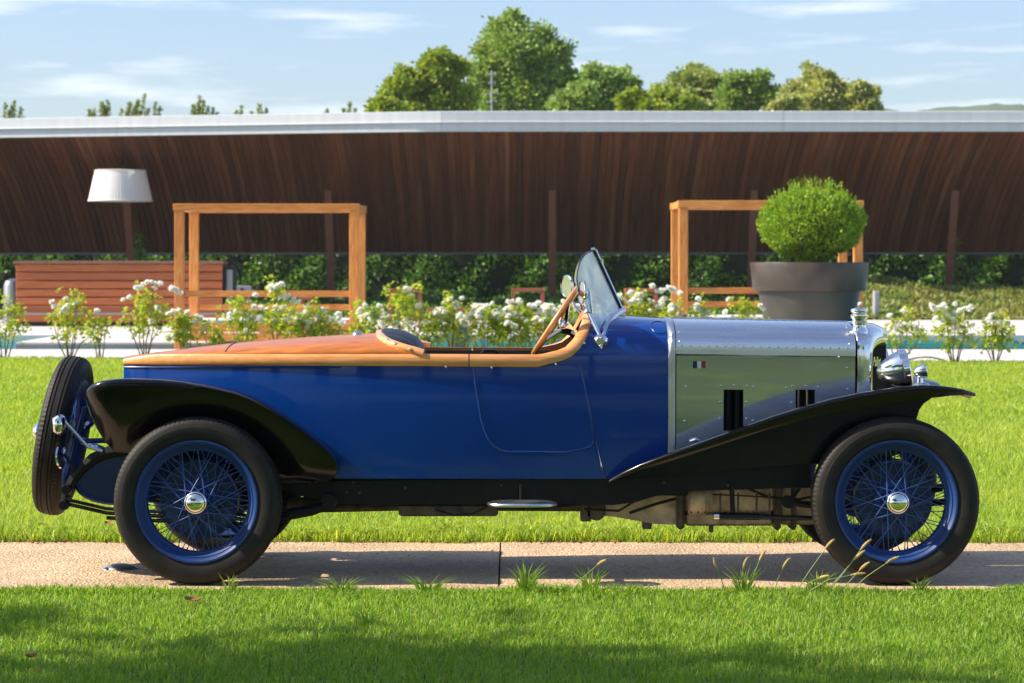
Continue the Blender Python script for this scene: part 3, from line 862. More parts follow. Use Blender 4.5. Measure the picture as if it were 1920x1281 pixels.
# wooden deck of the tail
_dpx = [232, 240, 252, 270, 300, 360, 420, 490, 560, 630, 700, 760, 830]
_dcr = [680, 673.5, 668.5, 665, 660.5, 652.5, 645, 639, 633.5, 629, 625, 621.5, 618]
_dX = [GX(p, YC) for p in _dpx]; _dX[0] = _X[0]
_dZ = [GZ(p, YC) for p in _dcr]
def deck_zs(X): return GZ(interp(X, [_X[0], _X[2], _X[4], _X[6]], [672, 668, 664.5, 663.5]), YC - bw(X))
def deck_pt(X, a, side=-1, off=0.0):
    w = max(0.02, bw(X) - 0.002); zs = deck_zs(X); zc = max(smooth(X, _dX, _dZ, 0.12), zs + 0.006)
    c, s_ = max(0, math.cos(a)), max(0, math.sin(a))
    return Vector((X, YC + side * (w * c ** 0.85 + off * c), zs + (zc - zs) * s_ ** 0.95 + off * s_))
def deck_front(a):
    fr = math.sin(a)
    return GX(713 + 84 * (1 - fr) ** 2.0, YC - 0.465 * math.cos(a))
DA = [0, .06, .12, .2, .3, .42, .56, .72, .9, 1.1, 1.3, 1.45, PI / 2]
rows = []
for a in DA + [PI - q for q in DA[-2::-1]]:
    side, aa = (-1, a) if a <= PI / 2 + 1e-6 else (1, PI - a)
    xf = deck_front(aa)
    rows.append([deck_pt(lerp(_X[0], xf, t), aa, side) for t in np.linspace(0, 1, 34) ** 0.85])
b = MB(); b.grid(rows, flip=True)
tip = [r_[0] for r_ in rows]
n0 = len(b.v); b.v.extend([tuple(p) for p in tip]); b.f.append(tuple(range(n0, n0 + len(tip))))
deck = b.build('tail_deck', MT['deck'], car)
b = MB()
X = GX(428, YC - 0.2); b.tube([deck_pt(X + 0.01 * a, a, -1, 0.0015) for a in np.linspace(0.25, PI / 2, 10)], 0.0022, 5)
b.build('deck_seam', MT['dark'], deck)
b = MB(); q = deck_pt(GX(672, YC), 1.45, -1, 0.0); b.sphere(q, 0.028, 0.03, 0.02, 12, 6); b.build('latch', MT['chrome'], deck)

# wooden rails
def strip_obj(path, name, parent, mat=MT['rail']):
    """path: (P, U, N, halfwidth) with an eight-point rounded section"""
    b = MB(); rows = []
    for P, U, N, hw in path:
        rows.append([P - U * hw - N * 0.012, P - U * hw + N * 0.010, P - U * hw * 0.7 + N * 0.016, P + N * 0.018,
                     P + U * hw * 0.7 + N * 0.016, P + U * hw + N * 0.010, P + U * hw - N * 0.028])
    b.grid(rows, closev=True)
    n = len(rows[0]); m = len(b.v)
    b.f.append(tuple(range(n))); b.f.append(tuple(range(m - 1, m - n - 1, -1)))
    return b.build(name, mat, parent, angle=50)
def straight(p0, p1, side, n=20):
    out = []
    for p in np.linspace(p0, p1, n):
        lo = interp(p, [232, 800, 1012], [684.5, 686.5, 688.5]); up = interp(p, [232, 262, 300, 797, 1012], [673, 667, 664, 664, 665])
        A = BS(p, lo); Bq = BS(p, up)
        P = (A + Bq) / 2; U = (Bq - A); hw = U.length / 2; U.normalize()
        N = Vector((0, -1, 0))
        if side == 1:
            P = mir(P); U = Vector((U.x, -U.y, U.z)); N = Vector((0, 1, 0))
        out.append((P, U, N, hw))
    return out
def edge_path(fpt, fx, a0, a1, n, hw0, hw1, flipU=1):
    out = []
    al = np.linspace(a0, a1, n)
    def P_(a):
        side, aa = (-1, a) if a <= PI / 2 else (1, PI - a)
        return fpt(fx(aa), aa, side)
    def S_(X, a):
        side, aa = (-1, a) if a <= PI / 2 else (1, PI - a)
        return fpt(X, aa, side)
    for i, a in enumerate(al):
        e = 0.004
        P = P_(a); T = (P_(min(a1, a + e)) - P_(max(a0, a - e))).normalized()
        X = P.x
        tg = S_(X, min(a + e, PI)) - S_(X, max(0, a - e))
        N = Vector((0, -tg.z, tg.y)).normalized() if True else None
        N = Vector((0, tg.z * -1, tg.y)).normalized()
        U = N.cross(T).normalized() * flipU
        out.append((P, U, N, lerp(hw0, hw1, 0.5 - 0.5 * math.cos(2 * PI * i / (n - 1)))))
    return out
cowl_f = lambda X, a, side: cowl_pt(X, a, 0.0, side)
A0 = math.asin(0.125 ** (1 / E))
for side in (-1, 1):
    strip_obj(straight(232, 878.5, side, 34), 'wood_rail', car)
full = straight(880.5, 1008, -1, 12) + edge_path(cowl_f, xrear, A0, PI - A0, 61, 0.027, 0.021) + straight(880.5, 1008, 1, 12)[::-1]
strip_obj(full, 'cockpit_rim', car)
dfull = edge_path(lambda X, a, side: deck_pt(X, a, side), deck_front, 0.02, PI - 0.02, 41, 0.018, 0.021)
strip_obj(dfull, 'seat_coaming', car)
b = MB()
for p_, q_ in ((836, 688), (922, 689.5), (1042, 683), (1095, 646)):
    c = BS(p_, q_, 0.02) if p_ < 1090 else cowl_pt(GX(1095, 11.65), 0.3, 0.02)
    b.sphere(c, 0.007, 0.008, 0.007, 8, 5)
for a in (0.18, 0.42, 0.62): b.sphere(deck_pt(deck_front(a), a, -1, 0.02), 0.008, 0.008, 0.008, 8, 5)
props(b.build('snap_fastener', MT['chrome'], car), kind='stuff')

# cockpit: lining, floor, seat, dashboard
b = MB()
xi = np.linspace(GX(700, YC - 0.5), GX(1110, YC - 0.5), 16)
for side in (-1, 1):
    rows = [[Vector((X, YC + side * (bw(X) - 0.055), z)) for z in np.linspace(0.56, GZ(668, 11.6) - 0.005, 5)] for X in xi]
    b.grid(rows, flip=(side == -1))
b.grid([[Vector((X, YC + s_ * (bw(X) - 0.055), 0.56)) for s_ in (-1, 1)] for X in xi])
b.build('lining', MT['leather'], car)
b = MB(); rows = []
for yv in np.linspace(-1, 1, 41):
    k = max(0.0, 1 - abs(yv) ** 4) ** 0.35
    rib = 0.013 * abs(math.sin(yv * 14))
    row = []
    for t in np.linspace(0, 1, 12):
        q = t * PI / 2 * 1.1
        xx = GX(716, YC) + (0.01 + (0.192 + rib) * math.sin(q)) * (0.55 + 0.45 * k)
        zz = GZ(666, 11.7) - 0.03 + (GZ(621, YC) - GZ(666, 11.7) + 0.03 + rib) * k * max(0, math.cos(q)) ** 0.8
        row.append((xx, YC + yv * 0.365, zz))
    row.append((row[-1][0], row[-1][1], 0.6))
    rows.append(row)
b.grid(rows)
b.build('seat_back', MT['leather_grey'], car, angle=60)
b = MB()
b.box(GX(735, YC), GX(880, YC), YC - 0.40, YC + 0.40, 0.57, 0.85, 0.04)
b.build('seat_cushion', MT['leather'], car)
b = MB()
b.box(GX(905, YC), GX(935, YC), YC - 0.39, YC + 0.39, 0.57, 1.02, 0.03); b.build('front_seat_back', MT['leather'], car)
b = MB()
Xd = GX(1118, YC)
ring = [cowl_pt(Xd, a, -0.012, -1) for a in np.linspace(0, PI / 2, 14)] + [cowl_pt(Xd, a, -0.012, 1) for a in np.linspace(PI / 2, 0, 14)[1:]]
b.add(ring + [Vector((Xd, YC - 0.41, 0.7)), Vector((Xd, YC + 0.41, 0.7))], [tuple(list(range(27)) + [28, 27])])
b.build('dashboard', MT['leather'], car, False)
b = MB()
c = W(918, 659, YC + 0.415)
b.tube([c + Vector((-0.04, 0, -0.012)), c + Vector((-0.03, -0.02, 0.006)), c + Vector((0.03, -0.02, 0.006)), c + Vector((0.045, 0, -0.012))], 0.008, 6)
b.build('door_pull', MT['leather'], car)

# near and far door
dl = [(684, 885), (740, 893.5), (785, 901), (808, 908), (824, 915), (836, 925), (843, 937), (846.5, 950)]
dr = [(684, 1086), (735, 1098), (785, 1107.5), (805, 1111), (822, 1113), (832, 1111), (838, 1104), (843.5, 1085)]
for side in (-1, 1):
    b = MB(); rows = []
    for q in np.linspace(688, 845.5, 22):
        l_ = float(np.interp(q, [a for a, _ in dl], [c for _, c in dl])); r_ = float(np.interp(q, [a for a, _ in dr], [c for _, c in dr]))
        rows.append([BS(p, q, 0.004, side) for p in np.linspace(l_, r_, 14)])
    b.grid(rows, flip=(side == -1))
    door = b.build('door', MT['blue'], car)
    b = MB()
    b.tube([BS(p, q, 0.004, side) for q, p in dl] + [BS(p, 847, 0.004, side) for p in np.linspace(975, 1060, 6)] + [BS(p, q, 0.004, side) for q, p in dr[::-1]], 0.0038, 6)
    b.build('beading', MT['blue'], door)

# bonnet
WB = lambda X: interp(X, [GX(1252, 11.68), GX(1605, 11.79), GX(1650, 11.8)], [0.398, 0.308, 0.297])
XB0, XB1 = GX(1267, YC - 0.395), GX(1605, YC - 0.308)
def bzh(X): return interp(X, [XB0, XB1], [GZ(663.5, YC - 0.395), GZ(668.5, YC - 0.308)])
def bzc(X): return interp(X, [XB0, XB1], [GZ(597, YC), GZ(604, YC)])
def bon_top(X, t, side=-1, off=0.0):
    """t 0 hinge, 1 crest"""
    w = WB(X); zh, zc = bzh(X), bzc(X)
    if t < 0.12: return Vector((X, YC + side * (w + off), lerp(zh, zh + 0.032, t / 0.12)))
    a = (t - 0.12) / 0.88 * PI / 2
    c, s_ = max(0, math.cos(a)), max(0, math.sin(a))
    return Vector((X, YC + side * (w * c ** 0.78 + off * c), zh + 0.032 + (zc - zh - 0.032) * s_ ** 0.8 + off * s_))
TT = [0, 0.06, 0.12, 0.15, 0.19, 0.24, 0.3, 0.37, 0.45, 0.54, 0.63, 0.72, 0.81, 0.9, 0.992]
for side in (-1, 1):
    b = MB(); b.grid([[bon_top(X, t, side) for t in TT] for X in np.linspace(XB0 + 0.002, XB1 - 0.002, 12)], flip=(side == 1))
    b.build('bonnet_top', MT['alu_skylit'], car, angle=30)
b = MB(); b.tube([Vector((X, YC, bzc(X) + 0.001)) for X in np.linspace(XB0, XB1, 10)], 0.005, 8); b.build('bonnet_hinge', MT['alu_dull'], car)
def bon_side(px, py, side=-1, off=0.0):
    Y = YC - 0.4
    for _ in range(5):
        X = GX(px, Y); z = GZ(py, Y); w = WB(X); Y = YC - w - off
    zh = bzh(X)
    k = 1 - 0.05 * max(0, (zh - z)) / 0.5
    return Vector((X, YC + side * (w * k + off), z))
colp = sorted(set([1268.5, 1310, 1357, 1394, 1440, 1492, 1528, 1570, 1603.5]))
for side in (-1, 1):
    b = MB()
    for i in range(len(colp) - 1):
        for (q0, q1) in ((665, 700), (700, 731), (731, 808), (808, 870)):
            hole = (colp[i] in (1357, 1492)) and q0 == 731
            if hole: continue
            P = [[bon_side(lerp(colp[i], colp[i + 1], u), lerp(q0, q1, v) + (2 + 3 * (lerp(colp[i], colp[i + 1], u) - 1268) / 335 if q0 == 665 and v == 0 else 0), side) for v in (0, 0.5, 1)] for u in (0, 0.5, 1)]
            b.grid(P, flip=(side == -1))
    ps = b.build('bonnet_side', MT['alu'], car, angle=60)
    for (p0, p1) in ((1357, 1394), (1492, 1528)):
        b = MB()
        c0_, c1_, c2_, c3_ = [bon_side(p, q, side) for p, q in ((p0, 731), (p1, 731), (p1, 808), (p0, 808))]
        inn = [Vector((v.x, v.y - side * 0.10, v.z)) for v in (c0_, c1_, c2_, c3_)]
        b.add([c0_, c1_, c2_, c3_] + inn, [(0, 1, 5, 4), (1, 2, 6, 5), (2, 3, 7, 6), (3, 0, 4, 7), (4, 5, 6, 7)])
        fr = b.build('exhaust_opening', MT['dark'], ps, False)
    for (px_, mat_) in ((1366, MT['chassis']), (1384, MT['chassis']), (1498, MT['copper']), (1515, MT['copper'])):
        b = MB(); t0 = bon_side(px_, 731, side); t1 = bon_side(px_, 806, side)
        rr = 0.016 if mat_ is MT['chassis'] else 0.008
        t0.y -= side * 0.03; t1.y -= side * 0.03
        b.tube([t0, t1], rr, 12); b.build('exhaust_pipe', mat_, ps)
b = MB()
def rivet(p, r=0.0055):
    b.sphere(p, r, r, r, 6, 4)
for X in np.linspace(XB0 + 0.03, XB1 - 0.04, 20):
    rivet(bon_top(X, 0.135, -1, 0.0)); rivet(bon_top(X, 0.965, -1, 0.001), 0.0035)
    rivet(bon_top(X, 0.135, 1)); rivet(bon_top(X, 0.965, 1, 0.001), 0.0035)
for X in (XB0 + 0.02, XB1 - 0.03):
    for t in (0.2, 0.4, 0.65): rivet(bon_top(X, t))
for p_, q_ in ((1286, 725), (1352, 724), (1376, 723), (1400, 724), (1413, 726), (1474, 727), (1486, 724), (1511, 724), (1534, 726), (1589, 730), (1284, 790), (1350, 785), (1400, 754),
               (1412, 789), (1484, 755), (1534, 755), (1350, 754), (1400, 785), (1588, 690)):
    rivet(bon_side(p_, q_, -1, 0.001))
props(b.build('rivet', MT['chrome'], car), kind='stuff')
fl = empty('flag_badge', (0, 0, 0), parent=car)
for i, m_ in enumerate(('navy', 'white', 'red')):
    x0, x1 = 1299.5 + i * 7.8, 1299.5 + (i + 1) * 7.8
    b = MB(); b.prism([bon_side(x0, 677.5, -1, 0.0025), bon_side(x1, 677.5, -1, 0.0025), bon_side(x1, 690.5, -1, 0.0025), bon_side(x0, 690.5, -1, 0.0025)], (0, 0, 0), (0, 0.002, 0))
    b.build('stripe', MT[m_], fl, False, off=(0, YC, 0))
b = MB(); c = bon_side(1303, 826, -1, 0.0)
b.tube([c + Vector((-0.022, -0.012, -0.004)), c + Vector((0, -0.02, 0.004)), c + Vector((0.022, -0.012, 0.0))], 0.006, 6); b.lathe([(0.014, 0), (0.012, 0.012), (0, 0.014)], 10, c, (0, -1, 0))
b.build('bonnet_catch', MT['chrome'], car)
# metal band between cowl and bonnet
def arch(X, kind, off, side, n=26):
    out = []
    for t in np.linspace(0, 1, n):
        if t < 0.3:
            u = t / 0.3
            if kind == 'c': q = bside(X, lerp(bsill(X), cowl_zw(X), u), side, off)
            else: q = Vector((X, YC + side * (WB(X) * lerp(0.96, 1, u) + off), lerp(GZ(899, 11.7), bzh(X), u)))
        else:
            u = (t - 0.3) / 0.7
            q = cowl_pt(X, u * PI / 2, off, side) if kind == 'c' else bon_top(X, u, side, off)
        out.append(q)
    return out
Xb0, Xb1 = GX(1252.5, YC - 0.400), GX(1266.5, YC - 0.395)
for side in (-1, 1):
    b = MB()
    b.grid([arch(Xb0, 'c', -0.002, side), arch(Xb0 + 0.001, 'c', 0.004, side), arch((Xb0 + Xb1) / 2, 'b', 0.006, side), arch(Xb1 - 0.001, 'b', 0.004, side), arch(Xb1, 'b', -0.003, side)], flip=(side == 1))
    b.build('firewall_band', MT['alu_dull'], car, angle=60)

# radiator: rounded shell, pointed front, black core, script
XR = XB1 + 0.003
def rad_sec(X, w, zc, zh, vk, n=31, ex=0.62):
    out = []
    for i in range(n):
        u = -1 + 2 * i / (n - 1)
        t = 1 - abs(u); side = -1 if u < 0 else 1
        if t < 0.35: y, z = w, lerp(0.62, zh, t / 0.35)
        else:
            a = (t - 0.35) / 0.65 * PI / 2
            y = w * max(0, math.cos(a)) ** ex; z = zh + (zc - zh) * max(0, math.sin(a)) ** ex
        out.append(Vector((X + 0.125 * vk * (1 - y / 0.304), YC + side * y, z)))
    return out
zc0, zh0 = GZ(604, YC) + 0.004, GZ(662, 11.79)
b = MB()
XE = GX(1634, 11.735)
b.grid([rad_sec(XR, 0.304, zc0 - 0.004, zh0, 0), rad_sec(XR + 0.004, 0.311, zc0, zh0, 0.0), rad_sec(lerp(XR, XE, 0.45), 0.311, zc0 - 0.003, zh0, 0.3), rad_sec(XE - 0.03, 0.310, zc0 - 0.012, zh0 - 0.01, 0.75),
        rad_sec(XE - 0.009, 0.307, zc0 - 0.036, zh0 - 0.02, 0.95), rad_sec(XE, 0.301, zc0 - 0.066, zh0 - 0.03, 1.0), rad_sec(XE + 0.002, 0.292, zc0 - 0.090, zh0 - 0.04, 1.0), rad_sec(XE - 0.002, 0.286, zc0 - 0.102, zh0 - 0.05, 1.0),
        rad_sec(XE - 0.02, 0.284, zc0 - 0.106, zh0 - 0.055, 1.0)], flip=False)
shell = b.build('radiator_shell', MT['chrome'], car, angle=60)
b = MB()
def core_x(y): return XE - 0.010 + 0.125 * (1 - abs(y) / 0.304)
cy = list(np.linspace(-0.285, 0.285, 25))
b.grid([[Vector((core_x(y), YC + y, z)) for z in np.linspace(0.6, zc0 - 0.10, 4)] for y in cy], flip=False)
core = b.build('radiator_core', MT['dark'], car, angle=20)
b = MB()
for y in np.linspace(-0.25, 0.25, 37):
    b.tube([Vector((core_x(y) + 0.001, YC + y, 0.62)), Vector((core_x(y) + 0.001, YC + y, zc0 - 0.115))], 0.0022, 4)
props(b.build('core_fin', MT['chassis'], core), kind='stuff')
fc = bpy.data.curves.new('script', 'FONT')
fc.body = 'Ballot'; fc.size = 0.064; fc.shear = 0.35; fc.extrude = 0.002; fc.offset = 0.0015; fc.align_x = 'CENTER'; fc.align_y = 'CENTER'
fc.materials.append(MT['chrome'])
tmp = bpy.data.objects.new('script_badge_curve', fc); COL.objects.link(tmp)
bpy.context.view_layer.update()
me_ = bpy.data.meshes.new_from_object(tmp.evaluated_get(bpy.context.evaluated_depsgraph_get()))
bpy.data.objects.remove(tmp); me_.materials.clear(); me_.materials.append(MT['chrome'])
to = link('script_badge', me_, core)
slope = Vector((0.125 / 0.304, 1, 0)).normalized(); up = Vector((0, 0, 1)); nrm = slope.cross(up)
M3 = Matrix((slope, up, nrm)).transposed().to_4x4()
yc = -0.195
M3.translation = Vector((core_x(yc), yc, GZ(678, 11.9))) + nrm * 0.006
to.matrix_local = M3
b = MB(); cc = W(1611.5, 626, YC - 0.24)
b.lathe([(0.0, 0.128), (0.020, 0.128), (0.024, 0.123), (0.041, 0.121), (0.044, 0.112), (0.041, 0.104), (0.034, 0.101), (0.034, 0.094), (0.043, 0.092), (0.044, 0.082), (0.042, 0.075), (0.035, 0.073), (0.034, 0.064), (0.040, 0.062), (0.040, 0.05), (0.034, 0.046), (0.033, 0.03), (0.039, 0.02), (0.043, 0.0), (0.043, -0.06)], 28, cc)
b.build('radiator_cap', MT['chrome'], car, angle=50)

# lamps
def headlight(side):
    c = W(1644, 701.5, YC - 0.325); c = Vector((c.x, YC + side * 0.325, c.z))
    ax = Vector((0.978, side * 0.03, 0.205))
    b = MB()
    b.lathe([(0.0, 0.0), (0.02, 0.002), (0.040, 0.014), (0.060, 0.042), (0.077, 0.078), (0.087, 0.112), (0.0885, 0.118)], 36, c, ax)
    h = b.build('headlight', MT['chrome'], car)
    b = MB(); b.lathe([(0.089, 0.119), (0.093, 0.122), (0.093, 0.150), (0.088, 0.156), (0.080, 0.152)], 36, c, ax); b.build('bezel', MT['chrome'], h)
    b = MB(); b.lathe([(0.081, 0.150), (0.05, 0.158), (0.0, 0.162)], 30, c, ax); b.build('lens', MT['white'], h)
    b = MB(); b.tube([c + ax * 0.08 + Vector((0, 0, -0.08)), c + ax * 0.075 + Vector((0, 0, -0.2))], 0.014, 8); b.build('bracket', MT['chrome'], h)
def sidelamp(side):
    c = W(1713.5, 700, YC - 0.47); c = Vector((c.x, YC + side * 0.47, c.z))
    ax = Vector((0.97, 0, 0.24)).normalized()
    b = MB(); b.lathe([(0, 0), (0.012, 0.002), (0.024, 0.014), (0.032, 0.034), (0.036, 0.046), (0.037, 0.056), (0.033, 0.06), (0, 0.063)], 24, c, ax)
    h = b.build('side_lamp', MT['chrome'], car)
    b = MB(); q = c + ax * 0.03; b.tube([q + Vector((0, 0, -0.02)), q + Vector((0.0, 0, -0.055))], [0.012, 0.016], 10)
    b.sphere(q + Vector((0.005, 0, -0.062)), 0.042, 0.025, 0.012, 16, 6); b.build('pedestal', MT['chrome'], h)
for s_ in (-1, 1):
    headlight(s_); sidelamp(s_)

# front wings
fpx = [(1142, 899), (1170, 884), (1200, 870), (1255, 850), (1330, 824), (1400, 799), (1450, 781), (1500, 765.5), (1560, 748.5), (1610, 738), (1650, 731), (1690, 725.5), (1725, 722.5), (1755, 722.5), (1785, 726), (1810, 731), (1829, 737)]
fyo = [0.455, 0.50, 0.54, 0.59, 0.62, 0.635, 0.64, 0.645, 0.648, 0.648, 0.648, 0.648, 0.648, 0.642, 0.625, 0.585, 0.52]
flip_ = [0.010, 0.02, 0.025, 0.03, 0.035, 0.04, 0.045, 0.05, 0.055, 0.06, 0.06, 0.06, 0.058, 0.048, 0.03, 0.016, 0.006]
for side in (-1, 1):
    b = MB(); rows = []
    for (p, q), yo, lip in zip(fpx, fyo, flip_):
        e = W(p, q, YC - yo)
        yi = 0.31 if p < 1720 else lerp(0.31, 0.38, (p - 1720) / 109)
        row = []
        for u in np.linspace(0, 1, 9):
            y = lerp(yi, yo - 0.012, u)
            row.append(Vector((e.x, YC + side * y, e.z - 0.035 * (1 - u) ** 1.6)))
        row.append(Vector((e.x, YC + side * yo, e.z - 0.001)))
        row.append(Vector((e.x, YC + side * (yo + 0.004), e.z - 0.012)))
        row.append(Vector((e.x, YC + side * (yo - 0.002), e.z - 0.012 - lip * 0.5)))
        row.append(Vector((e.x - lip * 0.2, YC + side * (yo - 0.018), e.z - 0.012 - lip)))
        row.append(Vector((e.x - lip * 0.2, YC + side * (yo - 0.03), e.z - 0.012 - lip * 0.8)))
        rows.append(row)
    b.grid(rows, flip=(side == -1))
    wing = b.build('front_wing', MT['black'], car, angle=60)
    b = MB(); ya = YC - 0.425
    poly = [(1150, 900), (1200, 874), (1255, 854), (1330, 829), (1400, 805), (1500, 772), (1560, 756), (1610, 746), (1650, 740), (1690, 735), (1725, 732), (1752, 738), (1745, 748), (1732, 757), (1724, 768), (1719, 784), (1719, 800), (1690, 850), (1640, 869), (1510, 870), (1400, 879), (1255, 894)]
    pts = [W(p, q, ya) for p, q in poly]
    if side == 1: pts = [mir(p) for p in pts]
    b.prism(pts, (0, 0, 0), (0, 0.012 * -side, 0)); b.build('apron', MT['black'], wing, False)

# rear wings: a convex pod whose face tucks in behind the tyre
rt = [(160, 738), (163, 728), (172, 720), (190, 714), (215, 711), (240, 710), (270, 711), (300, 712), (340, 716), (380, 722), (410, 728), (440, 735), (470, 746), (500, 762), (530, 780), (560, 800), (585, 819), (610, 840), (622, 853), (630, 866), (632, 880), (628, 891), (615, 899), (590, 905)]
rb = [(161, 748), (165, 765), (172, 785), (182, 805), (198, 830), (217, 848), (245, 850), (275, 835), (310, 815), (350, 806), (375, 804), (400, 807), (425, 813), (450, 825), (470, 840), (487, 860), (500, 880), (508, 895), (515, 903), (525, 906), (540, 907), (555, 907), (565, 907), (575, 906)]
for side in (-1, 1):
    b = MB(); rows = []
    n = len(rt)
    for i in range(n):
        edge = min(1.0, i / 4.0, (n - 1 - i) / 6.0)
        yo = lerp(0.52, 0.645, math.sin(edge * PI / 2))
        T_ = W(*rt[i], YC - yo); Bt = W(*rb[i], YC - 0.455)
        row = []
        for u in np.linspace(0, 1, 7):      # top, from the body outwards
            y = lerp(0.26, yo - 0.045, u)
            row.append(Vector((T_.x, YC + side * y, T_.z - 0.02 * (1 - u))))
        row.append(Vector((T_.x, YC + side * (yo - 0.014), T_.z - 0.003)))
        row.append(Vector((T_.x, YC + side * yo, T_.z - 0.010)))
        T2 = Vector((T_.x, YC + side * yo, T_.z - 0.010))
        B2 = Vector((Bt.x, YC + side * 0.455, Bt.z))
        for u in np.linspace(0.08, 1, 12):
            q = T2.lerp(B2, u); q.y = YC + side * (yo - (yo - 0.455) * u ** 1.7)
            row.append(q)
        rows.append(row)
    b.grid(rows, flip=(side == 1))
    wing = b.build('rear_wing', MT['black'], car, angle=70)
    b = MB(); pts = [W(p, q, YC - 0.45) for p, q in ((545, 908), (560, 909), (580, 908.5), (600, 905), (618, 899))]
    if side == 1: pts = [mir(p) for p in pts]
    b.tube(pts, 0.006, 6); b.build('wing_stay', MT['chassis'], wing)

# chassis
for side in (-1, 1):
    b = MB(); yr = YC - 0.40
    poly = [(535, 904), (1140, 896), (1255, 888), (1400, 873), (1520, 864), (1520, 914), (1400, 918), (1290, 921), (1230, 930), (1185, 943), (1150, 947), (640, 946), (600, 938), (535, 918)]
    pts = [W(p, q, yr) for p, q in poly]
    if side == 1: pts = [mir(p) for p in pts]
    b.prism(pts, (0, 0, 0), (0, -side * 0.06, 0)); fr = b.build('chassis_rail', MT['chassis'], car, False)
    b = MB()
    for (p, q) in ((663, 904), (650, 923), (674, 924), (1365, 910), (1245, 905), (940, 910), (760, 915)):
        c = W(p, q, yr - 0.003); c = mir(c) if side == 1 else c
        b.sphere(c, 0.007, 0.007, 0.007, 6, 4)
    props(b.build('bolt', MT['cast_dark'], fr), kind='stuff')
    b = MB()
    pts = [W(p, q, yr) for p, q in ((118, 950), (124, 928), (136, 902), (152, 880), (175, 860), (205, 848), (250, 842), (330, 850), (420, 880), (540, 908))]
    if side == 1: pts = [mir(p) for p in pts]
    b.tube(pts, [0.016, 0.02, 0.024, 0.026, 0.028, 0.03, 0.032, 0.034, 0.034, 0.034], 8); b.build('rear_horn', MT['chassis'], car)
    b = MB()
    for j, (dz, r0) in enumerate(((0, 0.010), (9, 0.010), (-8, 0.009))):
        pts = [W(p, q + dz, yr - 0.03) for p, q in ((122, 944), (200, 962), (300, 968), (372, 962), (460, 975), (540, 968), (610, 950))]
        if j == 1: pts = pts[1:-1]
        if j == 2: pts = pts[:]
        if side == 1: pts = [mir(p) for p in pts]
        b.tube(pts, r0, 6)
    c = W(126, 918, yr - 0.03); c = mir(c) if side == 1 else c
    b.lathe([(0, -0.03), (0.022, -0.03), (0.026, 0), (0.022, 0.03), (0, 0.03)], 14, c, (0, 1, 0))
    c = W(121, 947, yr - 0.03); c = mir(c) if side == 1 else c
    b.lathe([(0, -0.03), (0.022, -0.03), (0.026, 0), (0.022, 0.03), (0, 0.03)], 14, c, (0, 1, 0))
    b.build('leaf_spring', MT['chassis'], car)
    b = MB()
    pts = [W(p, q, yr - 0.04) for p, q in ((540, 965), (585, 958), (622, 945))]
    if side == 1: pts = [mir(p) for p in pts]
    b.tube(pts, [0.028, 0.024, 0.02], 10)
    c = W(618, 938, yr - 0.03); c = mir(c) if side == 1 else c
    b.lathe([(0, -0.035), (0.035, -0.035), (0.038, 0), (0.03, 0.02), (0, 0.02)], 12, c, (0, 1, 0))
    b.build('spring_hanger', MT['chassis'], car)
# fuel tank behind the axle
b = MB(); tc_ = W(228, 899, YC - 0.40); n = 40
rows = []
for yy, k in ((-0.40, 0.90), (-0.402, 0.93), (-0.395, 1.0), (0.395, 1.0), (0.40, 0.93)):
    rows.append([Vector((tc_.x + 0.232 * k * math.copysign(abs(math.cos(2 * PI * i / n)) ** 0.85, math.cos(2 * PI * i / n)), YC + yy, tc_.z + 0.125 * k * math.copysign(abs(math.sin(2 * PI * i / n)) ** 0.85, math.sin(2 * PI * i / n)))) for i in range(n)])
b.grid(rows, closev=True)
b.f.append(tuple(range(n - 1, -1, -1))); b.f.append(tuple(range(len(b.v) - n, len(b.v))))
tank = b.build('fuel_tank', MT['blue_dark'], car, angle=30)
b = MB(); b.tube([Vector((tc_.x + 0.215 * math.cos(2 * PI * i / 40), YC - 0.404, tc_.z + 0.115 * math.sin(2 * PI * i / 40))) for i in range(40)], 0.005, 5, closed=True)
b.build('rim_bead', MT['blue'], tank)

# engine, gearbox and other things under the car
b = MB(); ye = YC - 0.16
def cast(p0, p1, q0, q1, yw=0.16, y0=0.0, bev=0.012, mb=None):
    mb.box(GX(p0, ye), GX(p1, ye), YC - yw + y0, YC + yw + y0, GZ(q1, ye), GZ(q0, ye), bev)
cast(1282, 1452, 880, 960, 0.17, mb=b); cast(1284, 1450, 962, 987, 0.15, mb=b)
b.lathe([(0.07, -0.06), (0.085, -0.05), (0.085, 0.02), (0.05, 0.06)], 18, W(1312, 935, YC - 0.2), (1, 0, 0))
eng = b.build('crankcase', MT['cast'], car)
b = MB()
for p in range(1296, 1450, 13):
    b.sphere(W(p, 961, ye - 0.171), 0.006, 0.006, 0.006, 6, 4); b.sphere(W(p + 4, 985, ye - 0.151), 0.005, 0.005, 0.005, 6, 4)
for p in (1345, 1378, 1412, 1436): b.box(GX(p, ye) - 0.004, GX(p, ye) + 0.004, ye - 0.182, ye - 0.16, GZ(957, ye), GZ(918, ye))
props(b.build('bolt', MT['cast_dark'], eng), kind='stuff')
b = MB(); cast(1268, 1283, 905, 992, 0.20, mb=b); b.build('casting_flange', MT['cast_dark'], eng)
b = MB(); cast(1452, 1464, 900, 994, 0.18, mb=b); b.build('casting_flange', MT['cast_dark'], eng)
b = MB(); cast(1484, 1494, 905, 994, 0.16, mb=b); b.build('casting_flange', MT['cast_dark'], eng)
b = MB(); cast(1330, 1338, 985, 999, 0.02, -0.13, 0.004, mb=b); b.build('drain_plug', MT['cast_dark'], eng)
b = MB(); cast(1464, 1530, 912, 986, 0.13, mb=b); b.build('timing_case', MT['cast'], eng)
b = MB()
P4 = [W(p, q, ye) for p, q in ((1095, 930), (1270, 908), (1270, 984), (1230, 983), (1150, 969), (1100, 966))]
